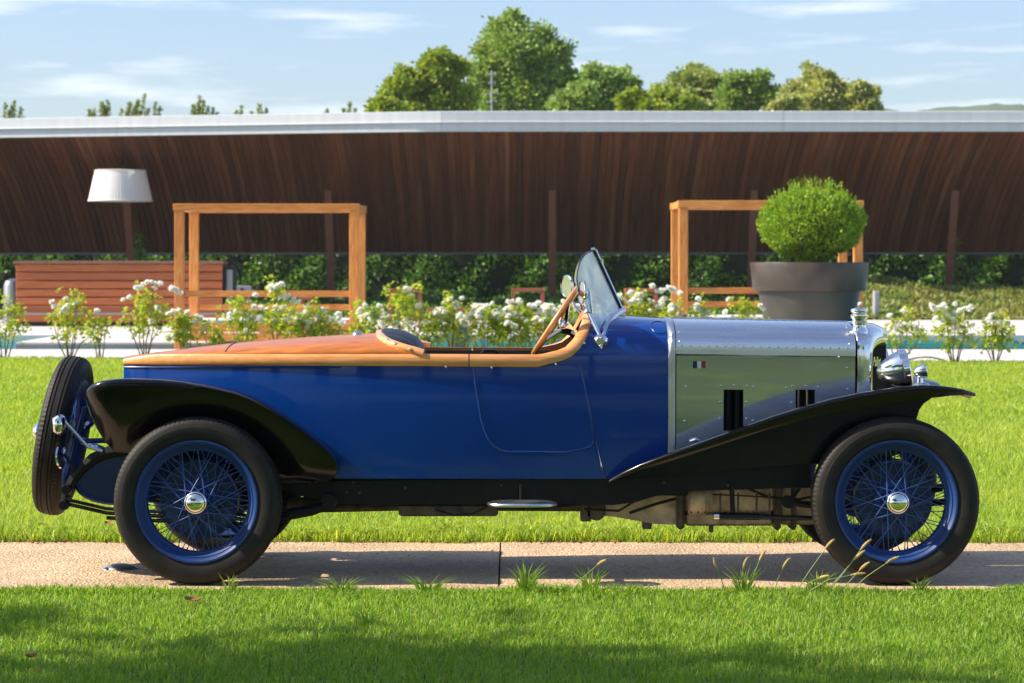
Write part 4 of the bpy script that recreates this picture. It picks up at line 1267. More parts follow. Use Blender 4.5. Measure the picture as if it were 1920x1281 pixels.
b.prism(P4, (0, 0, 0), (0, 0.30, 0)); b.build('gearbox', MT['cast'], car, False)
b = MB(); b.lathe([(0.0, -0.03), (0.022, -0.03), (0.026, 0), (0.022, 0.05)], 12, W(1213, 980, ye + 0.03), (0, 0, 1)); b.build('drain_plug', MT['cast_dark'], car)
b = MB(); b.lathe([(0, -0.03), (0.045, -0.03), (0.05, 0.03), (0.03, 0.05), (0, 0.05)], 16, W(1118, 958, ye - 0.03), (0, 1, 0)); b.build('brake_lever_boss', MT['cast_dark'], car)
b = MB(); b.box(GX(1088, ye), GX(1108, ye), ye - 0.06, ye + 0.05, GZ(976, ye), GZ(930, ye), 0.006)
b.build('brake_gear', MT['cast_dark'], car)
b = MB()
for pts, r_ in (([(1095, 955), (1160, 958), (1190, 940), (1230, 928), (1290, 925)], 0.006), ([(1290, 925), (1400, 930), (1500, 936)], 0.004), ([(1180, 962), (1230, 945), (1268, 935)], 0.008), ([(1400, 915), (1440, 932), (1490, 938), (1530, 930)], 0.007)):
    b.tube([W(p, q, YC - 0.24) for p, q in pts], r_, 6)
b.build('cable_run', MT['dark'], car)
b = MB(); yk = YC - 0.42
b.tube([W(1342, 968, yk), W(1424, 969, yk)], 0.017, 12); b.tube([W(1424, 969, yk), W(1462, 971, yk), W(1540, 972, yk)], [0.013, 0.013, 0.011], 10)
da = b.build('damper_rod', MT['black'], car)
b = MB(); b.tube([W(1338.5, 967.8, yk), W(1348, 968, yk)], 0.0185, 12); b.build('ferrule', MT['chrome'], da)
b = MB(); b.tube([W(1372, 915, yk + 0.01), W(1374, 962, yk + 0.004)], 0.012, 8); b.build('drop_link', MT['chassis'], da)
b = MB(); b.tube([W(1480, 935, yk), W(1500, 945, yk), W(1560, 950, yk), W(1640, 946, yk), W(1720, 946, yk), W(1800, 938, yk)], 0.016, 8); b.lathe([(0, -0.03), (0.03, -0.03), (0.03, 0.03), (0, 0.03)], 12, W(1477, 941, yk), (0, 1, 0))
b.tube([W(1470, 948, yk), W(1500, 915, yk)], 0.01, 6)
b.build('front_spring', MT['chassis'], car)
b = MB(); b.box(GX(748, YC - .3), GX(934, YC - .3), YC - 0.34, YC - 0.1, GZ(967, YC - .3), GZ(944, YC - .3), 0.01)
b.build('silencer', MT['cast_dark'], car)
b = MB()
b.tube([W(540, 955, YC), W(760, 950, YC - 0.2)], 0.02, 8); b.tube([W(540, 945, YC), W(1110, 948, YC)], 0.03, 10)
b.build('propeller_shaft', MT['cast_dark'], car)
b = MB(); b.tube([W(815, 955, YC - 0.36), W(850, 966, YC - 0.36), W(885, 964, YC - 0.36), W(915, 950, YC - 0.36)], 0.006, 6); b.tube([W(930, 952, YC - .36), W(1010, 955, YC - .36), W(1090, 946, YC - .36)], 0.01, 6); b.build('cable_run', MT['dark'], car)
# underpan keeps the belly closed
b = MB(); b.box(GX(560, YC), GX(1280, YC), YC - 0.34, YC + 0.34, 0.40, 0.47); b.build('underpan', MT['chassis'], car, False)
# oval step
b = MB(); sc_ = W(979, 944, YC - 0.60); rows = []
for k, dz in ((0.0, 0.008), (0.9, 0.008), (0.98, 0.004), (1.0, -0.002), (0.97, -0.010), (0.0, -0.012)):
    rows.append([Vector((sc_.x + 0.166 * k * math.copysign(abs(math.cos(2 * PI * i / 40)) ** 0.8, math.cos(2 * PI * i / 40)), sc_.y + 0.10 * k * math.sin(2 * PI * i / 40), sc_.z + dz)) for i in range(40)])
b.grid(rows, closev=True)
st = b.build('step_plate', MT['alu_dull'], car, angle=50)
b = MB(); b.box(sc_.x - 0.012, sc_.x + 0.012, sc_.y - 0.01, YC - 0.39, sc_.z - 0.03, sc_.z - 0.012); b.tube([(sc_.x - 0.005, YC - 0.45, sc_.z - 0.02), (sc_.x - 0.005, YC - 0.455, sc_.z + 0.075)], 0.009, 8)
b.build('bracket', MT['chassis'], st, False)

# windscreen: two swept panes meeting at a centre bar
scr = empty('windscreen', (0, 0, 0), parent=car)
pane = [(1112, 470, 0.0), (1103, 473, -0.07), (1094, 481, -0.15), (1087, 493, -0.22), (1083, 508, -0.28), (1081.5, 522, -0.31), (1084, 540, -0.335), (1090, 560, -0.355), (1100, 585, -0.37), (1113, 608, -0.385), (1127, 629, -0.395),
        (1130, 616, -0.345), (1136, 604, -0.27), (1144, 594, -0.2), (1153, 587, -0.1), (1164, 581, 0.0)]
WO = (0, YC, 0)
for side in (-1, 1):
    pts = [W(p, q, YC + y) for p, q, y in pane]
    if side == 1: pts = [mir(p) for p in pts]
    cen = sum(pts, Vector()) / len(pts)
    b = MB(); off = Vector((-0.003, 0, 0))
    m_ = len(pts)
    b.add([p for p in pts] + [cen], [(i, (i + 1) % m_, m_) for i in range(m_)])
    b.build('pane', MT['glass'], scr, False, off=WO)
    b = MB(); b.tube(pts[:11], 0.003, 6); b.build('edge_trim', MT['black'], scr, off=WO)
    b = MB(); b.tube([p + Vector((0.012, 0, -0.004)) for p in pts[10:]], [0.012] + [0.017] * 5, 8); b.build('gasket', MT['alu_dull'], scr, off=WO)
b = MB(); b.tube([W(1112, 467, YC), W(1165, 582, YC)], 0.009, 8); b.build('centre_bar', MT['black'], scr, off=WO)
b = MB(); b.tube([W(1108.5, 469, YC), W(1115.5, 467, YC)], 0.010, 8); b.tube([W(1116.5, 467.5, YC), W(1169, 583, YC)], 0.005, 8)
for (p, q) in ((1118, 484), (1122, 490), (1128, 488)): b.sphere(W(p, q, YC), 0.009, 0.009, 0.007, 8, 5)
b.build('bar_trim', MT['chrome'], scr, off=WO)
for side in (-1, 1):
    def wm(p, q, y): 
        v = W(p, q, YC - y); return mir(v) if side == 1 else v
    b = MB(); b.tube([wm(1092, 548, .37), wm(1103, 585, .395), wm(1126, 634, .43)], 0.010, 8); b.tube([wm(1096, 545, .37), wm(1105.5, 546, .385), wm(1109, 588, .405)], 0.007, 6)
    b.sphere(wm(1101, 585, .395), 0.018, 0.018, 0.012, 10, 6)
    pl_ = b.build('pillar', MT['chrome'], scr, off=WO)
    b = MB(); ring_ = [wm(p, q, .444) for p, q in ((1117, 630), (1124, 627), (1133, 628), (1140, 635), (1139, 645), (1134, 652), (1128, 658), (1120, 651), (1114, 643), (1112.5, 635))]
    in_ = [wm(lerp(p, 1127, .45), lerp(q, 640, .45), .456) for p, q in ((1117, 630), (1124, 627), (1133, 628), (1140, 635), (1139, 645), (1134, 652), (1128, 658), (1120, 651), (1114, 643), (1112.5, 635))]
    base_ = [Vector((p.x, p.y - side * 0.03, p.z)) for p in ring_]
    b.grid([base_, ring_, in_], closev=True); b.f.append(tuple(range(20, 30)))
    for q_ in (634, 648): b.sphere(wm(1127, q_, .457), 0.006, 0.004, 0.006, 8, 5)
    b.build('mounting_shield', MT['chrome'], scr, True, off=WO, angle=70)
def mirror(c, nrm, r):
    nrm = Vector(nrm).normalized()
    b = MB(); b.lathe([(0, 0.002), (r * 0.94, 0.002), (r * 0.95, 0.006), (r, 0.004), (r, -0.006), (r * 0.6, -0.022), (0, -0.03)], 32, c, nrm)
    m_ = b.build('mirror', MT['chrome'], car, angle=50)
    return m_
m1 = mirror(W(1063, 537, YC + 0.36), (-0.86, -0.5, 0.0), 0.058)
b = MB(); b.tube([W(1066, 548, YC + 0.36), W(1078, 575, YC + .40), W(1095, 592, YC + .42)], 0.006, 6); b.build('stalk', MT['chrome'], m1)
m2 = mirror(W(1091.5, 549, YC - 0.385), (-0.965, -0.26, 0.05), 0.060)
b = MB(); b.tube([W(1095, 556, YC - 0.42), W(1098, 575, YC - .42), W(1101, 585, YC - .43)], 0.007, 6); b.build('stalk', MT['chrome'], m2)

# steering wheel and column
sw = empty('steering_wheel', (0, 0, 0), parent=car)
ysw = YC - 0.22
c = W(1041.5, 602.5, ysw)
u = Vector((83, 0, 125)).normalized(); v = Vector((0.055, 1, 0.0)); v = (v - u * v.dot(u)).normalized(); nax = u.cross(v).normalized()
if nax.x < 0: nax = -nax
b = MB(); b.tube([c + (u * math.cos(2 * PI * i / 48) + v * math.sin(2 * PI * i / 48)) * 0.192 for i in range(48)], 0.0145, 8, closed=True); b.build('rim', MT['ashrim'], sw, off=WO)
hub = c + nax * 0.045
b = MB()
for k in range(4):
    q = PI / 4 + k * PI / 2; e = u * math.cos(q) + v * math.sin(q)
    b.tube([hub + e * 0.03, c + e * 0.11 + nax * 0.02, c + e * 0.182], [0.009, 0.008, 0.007], 6)
b.lathe([(0, -0.02), (0.03, -0.018), (0.036, 0.0), (0.03, 0.02), (0.02, 0.05)], 16, hub, nax)
b.tube([hub - nax * 0.02, hub - nax * 0.05 + u * 0.05], 0.006, 6)
b.build('spokes', MT['chrome'], sw, off=WO)
b = MB(); b.tube([hub, hub + nax * 0.30], 0.021, 12); b.build('column', MT['chrome'], sw, off=WO)

# ---------------------------------------------------------------- wheels (local: axle along y, outer face towards -y)
RT = 0.396
def tyre_me():
    half = [(0.277, -0.045), (0.287, -0.059), (0.310, -0.068), (0.338, -0.071), (0.352, -0.0695), (0.353, -0.0675), (0.368, -0.064), (0.378, -0.058), (0.3835, -0.0535), (0.3875, -0.047), (0.3915, -0.041),
            (0.3925, -0.037), (0.387, -0.036), (0.387, -0.030), (0.394, -0.029), (0.395, -0.019), (0.389, -0.018), (0.389, -0.013), (0.396, -0.012)]
    serr = [0, 0, 0, 0, 0, 0, 0, 0.0, 0.0022, 0.003, 0.003, 0.002, 0, 0, 0, 0, 0, 0, 0]
    prof = half + [(r, -h) for r, h in half[::-1]]
    sr = serr + serr[::-1]
    b = MB(); b.lathe(prof, 420, (0, 0, 0), (0, 1, 0), serr=sr)
    return b.build('tyre', MT['rubber'], mesh_only=True, off=(0, 0, 0), angle=40)
def rim_me():
    b = MB(); b.lathe([(r_ * (0.972 if r_ > 0.262 else 1.0), h_) for r_, h_ in [(0.289, -0.044), (0.298, -0.056), (0.2985, -0.062), (0.294, -0.067), (0.287, -0.066), (0.281, -0.060), (0.275, -0.050), (0.268, -0.047), (0.262, -0.050), (0.258, -0.046), (0.250, -0.030), (0.240, -0.024), (0.238, -0.016), (0.238, 0.02), (0.245, 0.03), (0.268, 0.046), (0.285, 0.064), (0.294, 0.066), (0.298, 0.058), (0.289, 0.044)]], 96, (0, 0, 0), (0, 1, 0))
    return b.build('rim', MT['blue_wheel'], mesh_only=True, off=(0, 0, 0), angle=35)
def hub_me():
    b = MB(); b.lathe([(0.0, -0.082), (0.045, -0.082), (0.050, -0.078), (0.050, -0.066), (0.046, -0.062), (0.052, -0.04), (0.060, -0.01), (0.066, 0.02), (0.085, 0.024), (0.085, 0.034), (0.06, 0.04), (0.0, 0.04)], 40, (0, 0, 0), (0, 1, 0))
    return b.build('hub', MT['blue_wheel'], mesh_only=True, off=(0, 0, 0), angle=35)
def cap_me():
    b = MB(); b.lathe([(0.0, -0.134), (0.012, -0.1335), (0.030, -0.129), (0.043, -0.119), (0.046, -0.113), (0.0465, -0.108), (0.052, -0.105), (0.054, -0.099), (0.054, -0.086), (0.048, -0.083), (0.0, -0.083)], 40, (0, 0, 0), (0, 1, 0))
    return b.build('hub_cap', MT['chrome'], mesh_only=True, off=(0, 0, 0), angle=50)
def spoke_me(r0, y0, r1, y1, da):
    b = MB()
    p0 = Vector((r0 * math.sin(da), y0, r0 * math.cos(da))); p1 = Vector((0, y1, r1))
    m_ = p0.lerp(p1, 0.93)
    b.tube([p0, m_, m_.lerp(p1, 0.05), p1], [0.0026, 0.0024, 0.0040, 0.0040], 6)
    return b.build('spoke', MT['spoke'], mesh_only=True, off=(0, 0, 0))
def drum_me():
    b = MB(); b.lathe([(0.05, 0.045), (0.10, 0.042), (0.165, 0.046), (0.176, 0.040), (0.186, 0.042), (0.187, 0.10), (0.192, 0.102), (0.192, 0.11), (0.05, 0.115)], 64, (0, 0, 0), (0, 1, 0))
    return b.build('brake_drum', MT['blue_dark'], mesh_only=True, off=(0, 0, 0), angle=35)
ME = dict(tyre=tyre_me(), rim=rim_me(), hub=hub_me(), cap=cap_me(), drum=drum_me(),
          so=(spoke_me(0.050, -0.070, 0.241, -0.018, 0.95), spoke_me(0.050, -0.070, 0.241, -0.018, -0.95)),
          si=(spoke_me(0.080, 0.026, 0.241, -0.004, 0.62), spoke_me(0.080, 0.026, 0.241, 0.010, -0.62)))
def wheel(loc, rot, drum=True, cap=True, name='wheel', spin=0.0):
    w = bpy.data.objects.new(name, None); w.empty_display_size = 0.1; COL.objects.link(w); w.parent = car
    w.location = Vector(loc) - Vector(car.location)
    w.rotation_euler = rot
    link('tyre', ME['tyre'], w); link('rim', ME['rim'], w); link('hub', ME['hub'], w)
    if cap: link('hub_cap', ME['cap'], w)
    if drum: link('brake_drum', ME['drum'], w)
    for k in range(20):
        o_ = link('spoke', ME['so'][k % 2], w); o_.rotation_euler = (0, 2 * PI * k / 20 + spin, 0)
    for k in range(40):
        o_ = link('spoke', ME['si'][k % 2], w); o_.rotation_euler = (0, 2 * PI * (k + 0.5) / 40 + spin, 0)
    return w
YFAR = 2 * YC - YT
XRW, XFW = GX(371.5, YT), GX(1677.5, YT)
wheel((XRW, YT, RT + 0.003), (0, 0, 0)); wheel((XFW, YT, RT + 0.003), (0, 0, 0), spin=0.13)
wheel((XRW, YFAR, RT + 0.003), (0, 0.3, PI)); wheel((XFW, YFAR, RT + 0.003), (0, 0.2, PI))
b = MB()
b.tube([(XRW, YT + 0.1, RT), (XRW, YFAR - 0.1, RT)], 0.035, 12); b.sphere((XRW, YC, RT), 0.14, 0.14, 0.13, 16, 10); b.build('rear_axle', MT['chassis'], car)
b = MB()
b.tube([(XFW, YT + 0.1, RT), (XFW, YT + 0.25, RT - 0.05), (XFW, YFAR - 0.25, RT - 0.05), (XFW, YFAR - 0.1, RT)], 0.026, 10); b.tube([(XFW - 0.16, YT + 0.12, RT - 0.02), (XFW - 0.16, YFAR - 0.12, RT - 0.02)], 0.013, 8)
b.tube([(XFW + 0.05, YT + 0.13, RT + 0.02), (XFW + 0.25, YT + 0.16, RT + 0.05)], 0.02, 8)
b.build('front_axle', MT['chassis'], car)
# spare wheel, leaning forward, with its carrier
spc = W(119, 816.5, YC)
tilt = math.radians(9.2)
sw_ = wheel(spc, (0, tilt, 0), drum=False, cap=False, name='spare_wheel')
sw_.rotation_euler = (Matrix.Rotation(tilt, 3, 'Y') @ Matrix.Rotation(-PI / 2, 3, 'Z')).to_euler()
b = MB()
ax_ = Vector((math.cos(tilt), 0, -math.sin(tilt))); up_ = Vector((math.sin(tilt), 0, math.cos(tilt)))
b.lathe([(0, -0.15), (0.03, -0.148), (0.048, -0.13), (0.05, -0.10), (0.04, -0.09), (0.04, 0.02)], 24, spc, ax_); b.build('spare_nut', MT['chrome'], car)
b = MB()
for (p, q, y) in ((205, 850, -0.25), (205, 850, 0.25), (225, 740, 0.0)):
    b.tube([spc + ax_ * 0.06, W(p, q, YC + y)], 0.018, 8)
for y in (-0.26, 0.26):
    b.tube([W(128, 900, YC + y), W(160, 765, YC + y), W(200, 758, YC + y)], 0.016, 8); b.tube([W(138, 828, YC + y), W(200, 826, YC + y)], 0.013, 8)
b.tube([W(158, 775, YC - 0.26), W(158, 775, YC + 0.26)], 0.02, 8)
b.build('spare_carrier', MT['blue_wheel'], car)
# tail lamp, plate light and reflector on their brackets
b = MB(); yl = YC - 0.42
b.box(GX(99, yl), GX(123, yl), yl - 0.03, yl + 0.04, GZ(816, yl), GZ(777, yl), 0.018)
tl = b.build('tail_lamp', MT['chrome'], car, angle=60)
b = MB(); b.tube([W(121, 790, yl), W(140, 810, yl), W(165, 838, yl), W(192, 846, yl)], 0.008, 8); b.build('bracket', MT['alu_dull'], tl)
b = MB(); c = W(113, 856, yl)
b.lathe([(0, -0.006), (0.052, -0.006), (0.058, 0), (0.055, 0.008), (0, 0.016)], 28, c, (0.97, -0.22, 0.05)); rf = b.build('reflector', MT['chrome'], car, angle=50)
b = MB(); b.tube([c + Vector((0.02, 0, 0.01)), W(140, 880, yl)], 0.008, 6); b.build('bracket', MT['chassis'], rf)
# ---------------------------------------------------------------- plants
def clump_points(c, r, n, nclump, spread=0.24, flat=1.0):
    """leaf positions gathered in clumps through a round volume"""
    c = np.asarray(c, float)
    q = NR.normal(size=(nclump, 3)); q /= np.linalg.norm(q, axis=1, keepdims=True)
    cc = q * (r * NR.uniform(0.35, 0.95, nclump) ** 0.7)[:, None]
    cc[:, 2] *= flat
    idx = NR.randint(0, nclump, n)
    off = NR.normal(size=(n, 3)) * r * spread
    off[:, 2] *= 0.75
    P = c + cc[idx] + off
    D = off + NR.normal(size=(n, 3)) * r * 0.25 + cc[idx] * 0.4
    return P, D

def make_tree(label, trunk_x, Y, blobs, mat, n, leaf, group=None, ratio=0.75, trunk_r=0.25, z0=0.0, name='tree', cat='tree', nclump=20, spread=0.25):
    """blobs: world (x, y, z, r)"""
    t = empty(name, (trunk_x, Y, z0), label, cat, group)
    tot = sum(b_[3] ** 2 for b_ in blobs)
    Ps, Ds = [], []
    for (x, y, z, r) in blobs:
        k = max(30, int(n * r * r / tot))
        P, D = clump_points((x, y, z), r, k, max(5, int(nclump * r / 1.5)), spread)
        Ps.append(P); Ds.append(D)
    P = np.concatenate(Ps); D = np.concatenate(Ds)
    S = leaf * NR.uniform(0.6, 1.3, len(P))
    P -= np.array([trunk_x, Y, z0])
    link('crown', leaf_mesh('crown', P, D, S, ratio, mat), t)
    zb = min(b_[2] for b_ in blobs); zt = max(b_[2] for b_ in blobs)
    b = MB()
    zm = lerp(zb, zt, 0.6)
    b.tube([(trunk_x, Y, z0 - 0.1), (trunk_x + 0.05, Y, lerp(z0, zb, 0.6)), (trunk_x - 0.05, Y, zb), (trunk_x, Y, zm)], [trunk_r * 1.25, trunk_r, trunk_r * 0.85, trunk_r * 0.35], 9)
    for (x, y, z, r) in blobs:
        s0 = Vector((trunk_x, Y, lerp(lerp(z0, zb, 0.6), min(z, zm), 0.55)))
        e = Vector((x, y, z)); b.tube([s0, s0.lerp(e, 0.5) + Vector((0, 0, 0.1 * r)), e], [trunk_r * 0.4, trunk_r * 0.25, trunk_r * 0.08], 6)
    b.build('trunk', MT['bark'], t)
    return t

def px_tree(label, tx, Y, circ, mat, n, leaf, group='trees beyond the pavilion', **kw):
    k = Y / F
    bl = [(GX(p, Y), Y + R.uniform(-0.6, 0.6) * r * k, GZ(q, Y), r * k) for p, q, r in circ]
    return make_tree(label, GX(tx, Y), Y, bl, mat, n, leaf, group, **kw)

px_tree('tallest tree, broad green crown rising behind the aerial mast', 960, 104,
        [(965, 52, 30), (940, 78, 34), (990, 80, 38), (1015, 92, 34), (920, 100, 26), (960, 118, 55), (1035, 122, 36), (905, 138, 28), (1000, 150, 55), (1055, 150, 28), (915, 175, 36), (1050, 185, 36), (975, 195, 60)], MT['tree_a'], 34000, 0.19, trunk_r=0.3)
px_tree('yellowish green tree with a pointed top, left of the tallest tree', 815, 100,
        [(832, 112, 20), (815, 125, 26), (850, 130, 26), (785, 140, 24), (765, 156, 26), (800, 160, 40), (845, 165, 36), (748, 178, 30), (790, 195, 42), (850, 195, 36)], MT['tree_b'], 20000, 0.18, trunk_r=0.22)
px_tree('small golden leaved tree at the left end of the tree row', 715, 96,
        [(716, 190, 16), (705, 200, 16), (730, 198, 20), (720, 210, 24)], MT['tree_b'], 2000, 0.2, trunk_r=0.12)
px_tree('rounded dark green tree just right of the tallest tree', 1135, 100,
        [(1125, 148, 28), (1155, 152, 28), (1100, 168, 24), (1175, 165, 22), (1140, 178, 42), (1105, 195, 34), (1175, 192, 28)], MT['tree_a'], 14000, 0.18, trunk_r=0.2)
px_tree('low yellow green bushy tree in the gap before the olive trees', 1205, 92,
        [(1165, 196, 20), (1190, 190, 22), (1215, 182, 22), (1240, 192, 22), (1270, 190, 22), (1290, 200, 20), (1220, 205, 34)], MT['tree_b'], 7500, 0.16, trunk_r=0.14)
px_tree('olive green tree with a ragged double top', 1320, 104,
        [(1308, 142, 24), (1285, 160, 26), (1335, 152, 30), (1270, 180, 26), (1310, 180, 40), (1350, 165, 28), (1345, 195, 36)], MT['tree_d'], 15000, 0.18, trunk_r=0.22)
px_tree('dark dense tree right of the ragged olive tree', 1405, 101,
        [(1385, 160, 22), (1415, 158, 24), (1438, 168, 22), (1400, 182, 36), (1440, 192, 22), (1375, 195, 30)], MT['tree_a'], 12000, 0.18, trunk_r=0.2)
px_tree('pale silvery leaved tree with a domed crown, last but one at right', 1535, 98,
        [(1520, 138, 16), (1545, 142, 18), (1508, 160, 22), (1535, 165, 30), (1562, 160, 20), (1490, 185, 24), (1525, 195, 40), (1570, 190, 30)], MT['tree_c'], 13000, 0.17, trunk_r=0.18)
px_tree('smaller pale tree at the right end of the tree row', 1615, 97,
        [(1595, 168, 15), (1615, 165, 17), (1632, 178, 16), (1605, 190, 26), (1640, 196, 16), (1625, 205, 24)], MT['tree_c'], 5200, 0.16, trunk_r=0.14)

px_tree('low olive bushy tree filling the gap below the ragged double top', 1255, 99,
        [(1235, 192, 22), (1255, 184, 22), (1280, 190, 24), (1300, 202, 22), (1265, 204, 28)], MT['tree_d'], 5000, 0.17, trunk_r=0.14)
px_tree('low pale green tree between the dark dense tree and the silvery tree', 1468, 95,
        [(1455, 197, 16), (1472, 194, 15), (1486, 199, 16), (1470, 208, 18)], MT['tree_c'], 3000, 0.16, trunk_r=0.12)
px_tree('low green tree tucked between tallest tree and the rounded one', 1080, 97,
        [(1072, 178, 22), (1092, 182, 22), (1082, 200, 26), (1058, 200, 22)], MT['tree_a'], 4500, 0.17, trunk_r=0.14)

# conifers whose tips just clear the eave
def conifer(label, Y, tips, cx):
    t = empty('conifer', (GX(cx, Y), Y, 0.2), label, 'conifer', 'conifer tips above the pavilion eave')
    P, D, S = [], [], []
    b = MB(); base = Vector((GX(cx, Y), Y, 0.2))
    zt = max(GZ(q, Y) for _, q, _ in tips)
    b.tube([base, base + Vector((0, 0, 2.5)), (base.x, Y, zt - 1.2)], [0.10, 0.07, 0.03], 7)
    tips = [t_ for t_ in tips] + [(p + R.uniform(-16, 14), q + R.uniform(7, 15), lean + R.uniform(-.3, .5)) for p, q, lean in tips for _ in range(2)]
    for (p, q, lean) in tips:
        tip = W(p, q, Y)
        st = Vector((tip.x - lean * 0.5, Y + R.uniform(-.2, .2), tip.z - 1.5))
        b.tube([(base.x, Y, st.z - 0.9), st, tip], [0.03, 0.018, 0.005], 5)
        for k in range(300):
            u = R.random() ** 0.8
            m_ = Vector(st).lerp(tip, u); w = 0.50 * (1.06 - u)
            dr_ = Vector((R.uniform(-1, 1), R.uniform(-1, 1), R.uniform(0.2, 1.3)))
            P.append(m_ + Vector((R.gauss(0, 1) * w * 0.3, R.gauss(0, 1) * w * 0.3, 0))); D.append(dr_); S.append(R.uniform(0.05, 0.13))
    for k in range(900):
        z = R.uniform(1.0, zt - 0.9); w = 0.8 * (1 - (z - 1) / (zt + 1)) + 0.1
        a = R.uniform(0, 2 * PI); P.append(Vector((base.x + w * math.cos(a), Y + w * math.sin(a), z))); D.append(Vector((math.cos(a), math.sin(a), R.uniform(-0.2, 0.8)))); S.append(R.uniform(0.15, 0.4))
    P = np.array([tuple(p) for p in P]) - np.array(tuple(base))
    link('crown', leaf_mesh('crown', P, np.array([tuple(q) for q in D]), np.array(S), 0.38, MT['conifer']), t)
    b.build('trunk', MT['bark'], t)
conifer('conifer with two short tips at the far left end of the eave', 77, [(10, 194, 0.0), (27, 190, 0.25)], 18)
conifer('conifer with three leaning tips above and left of the lampshade', 76, [(168, 206, .2), (192, 192, .3), (203, 190, 0.1)], 190)
conifer('conifer with the widest spread of tips, right above the lampshade', 75, [(243, 194, .15), (272, 178, .45), (292, 194, .4), (255, 200, .2)], 262)
conifer('stout single conifer tip above the clear daybed frame', 78, [(374, 182, -0.1), (382, 190, 0.1), (400, 203, 0.3)], 381)
conifer('conifer with two thin low tips midway along the left eave', 79, [(453, 200, 0.2), (487, 196, 0.3), (500, 205, .3)], 478)
conifer('conifer showing one tiny tip nearest to the tree row', 77, [(656, 193, 0.2), (614, 206, 0.1)], 640)

# hedge behind the pavilion
hd = empty('hedge', (0, 71, 0.2), 'long dark green laurel hedge behind the pavilion posts', 'hedge')
n = 36000
hx = NR.uniform(-25, 19, n); hz = 0.15 + 2.45 * NR.uniform(0, 1, n) ** 1.15
front = np.array([YF(x_) for x_ in hx]) + 7.6
hy = front + 0.32 * np.sin(hx * 1.7 + hz * 2.1) + 0.28 * np.sin(hx * 3.9 - hz * 3.3) + np.abs(NR.normal(0, 0.22, n)) + 0.12 * (hz)
P = np.stack([hx, hy - 71, hz - 0.2], 1)
D = np.stack([NR.normal(0, 0.9, n), -0.9 + NR.normal(0, 0.5, n), NR.normal(0.1, 0.8, n)], 1)
link('foliage', leaf_mesh('foliage', P, D, NR.uniform(0.10, 0.21, n), 0.5, MT['laurel']), hd)
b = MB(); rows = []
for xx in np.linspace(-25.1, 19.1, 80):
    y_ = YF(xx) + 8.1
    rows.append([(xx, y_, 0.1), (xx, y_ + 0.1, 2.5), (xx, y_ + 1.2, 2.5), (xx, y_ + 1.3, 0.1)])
b.grid(rows, flip=True); b.build('hedge_shade_core', MT['hedge_core'], hd)  # near-black solid; its colour paints the shade deep inside the hedge

def cover(name, label_kind, x0, x1, y0, y1, zfun, n, mat, smin, smax):
    X_ = NR.uniform(x0, x1, n); Y_ = NR.uniform(y0, y1, n)
    Z_ = np.array([zfun(a, c) for a, c in zip(X_, Y_)])
    P = np.stack([X_, Y_, Z_ - np.abs(NR.normal(0, 0.06, n))], 1)
    D = np.stack([NR.normal(0, 0.8, n), NR.normal(-0.3, 0.7, n), NR.normal(0.5, 0.6, n)], 1)
    o_ = link(name, leaf_mesh(name, P, D, NR.uniform(smin, smax, n), 0.55, mat))
    props(o_, kind='stuff')
    return o_
def mound(x, y):
    u = (y - 57.0) / 5.0
    return 0.12 + 0.80 * u ** 0.9 * (0.9 + 0.12 * math.sin(x * 0.9) + 0.1 * math.sin(x * 2.3 + y)) + 0.10 * abs(math.sin(x * 1.9 + y * 1.3)) + 0.05 * math.sin(x * 5 + y * 3)
cover('ground_cover', '', GX(1560, 57), GX(2030, 61), 57.02, 62.2, mound, 16000, MT['cover'], 0.07, 0.17)
b = MB(); b.grid([[(xx, yy, mound(xx, yy) - 0.16) for yy in np.linspace(57.05, 62.4, 24)] for xx in np.linspace(GX(1560, 57), GX(2030, 61), 60)], flip=True)
props(b.build('bank', MT['soil'], None, True, off=(0, 0, 0), angle=180), kind='structure')
def low(x, y): return 0.15 + 0.05 * (y - 58.0) * (0.7 + 0.3 * math.sin(x * 1.7)) + 0.1 * abs(math.sin(x * 3 + y))
cover('low_shrubs', '', GX(425, 60), GX(1555, 60), 58.2, 68.5, low, 20000, MT['laurel'], 0.07, 0.16)
b = MB(); rows = [[(xx, yy, 0.14 + 0.03 * max(0, yy - 58.3)) for yy in (57.02, 58.3, 60, 62, 70)] for xx in np.linspace(GX(425, 60), GX(1555, 60), 30)]
b.grid(rows, flip=True); props(b.build('bank', MT['soil'], None, True, off=(0, 0, 0)), kind='structure')
# creeper on the post behind the lamp, and right of the last post
for lab, (px_, q0, q1, yy) in (('thin creeper climbing the post below the lampshade', (262, 440, 500, 65.9)), ('thin creeper climbing the rightmost pavilion post', (1790, 440, 540, 65.9))):
    cr_ = empty('creeper', (GX(px_, yy), yy, GZ(q1, yy)), lab, 'climbing plant')
    n = 260; zz = NR.uniform(GZ(q1, yy), GZ(q0, yy), n)
    P = np.stack([NR.normal(0, 0.07, n), NR.normal(0, 0.05, n), zz - GZ(q1, yy)], 1)
    link('foliage', leaf_mesh('foliage', P, NR.normal(size=(n, 3)) + np.array([0, -0.6, 0]), NR.uniform(0.06, 0.13, n), 0.55, MT['laurel']), cr_)
    b = MB(); b.tube([(GX(px_, yy), yy, 0.1), (GX(px_, yy) + 0.03, yy, GZ(q0 + 20, yy))], 0.012, 5); b.build('stem', MT['stem'], cr_)

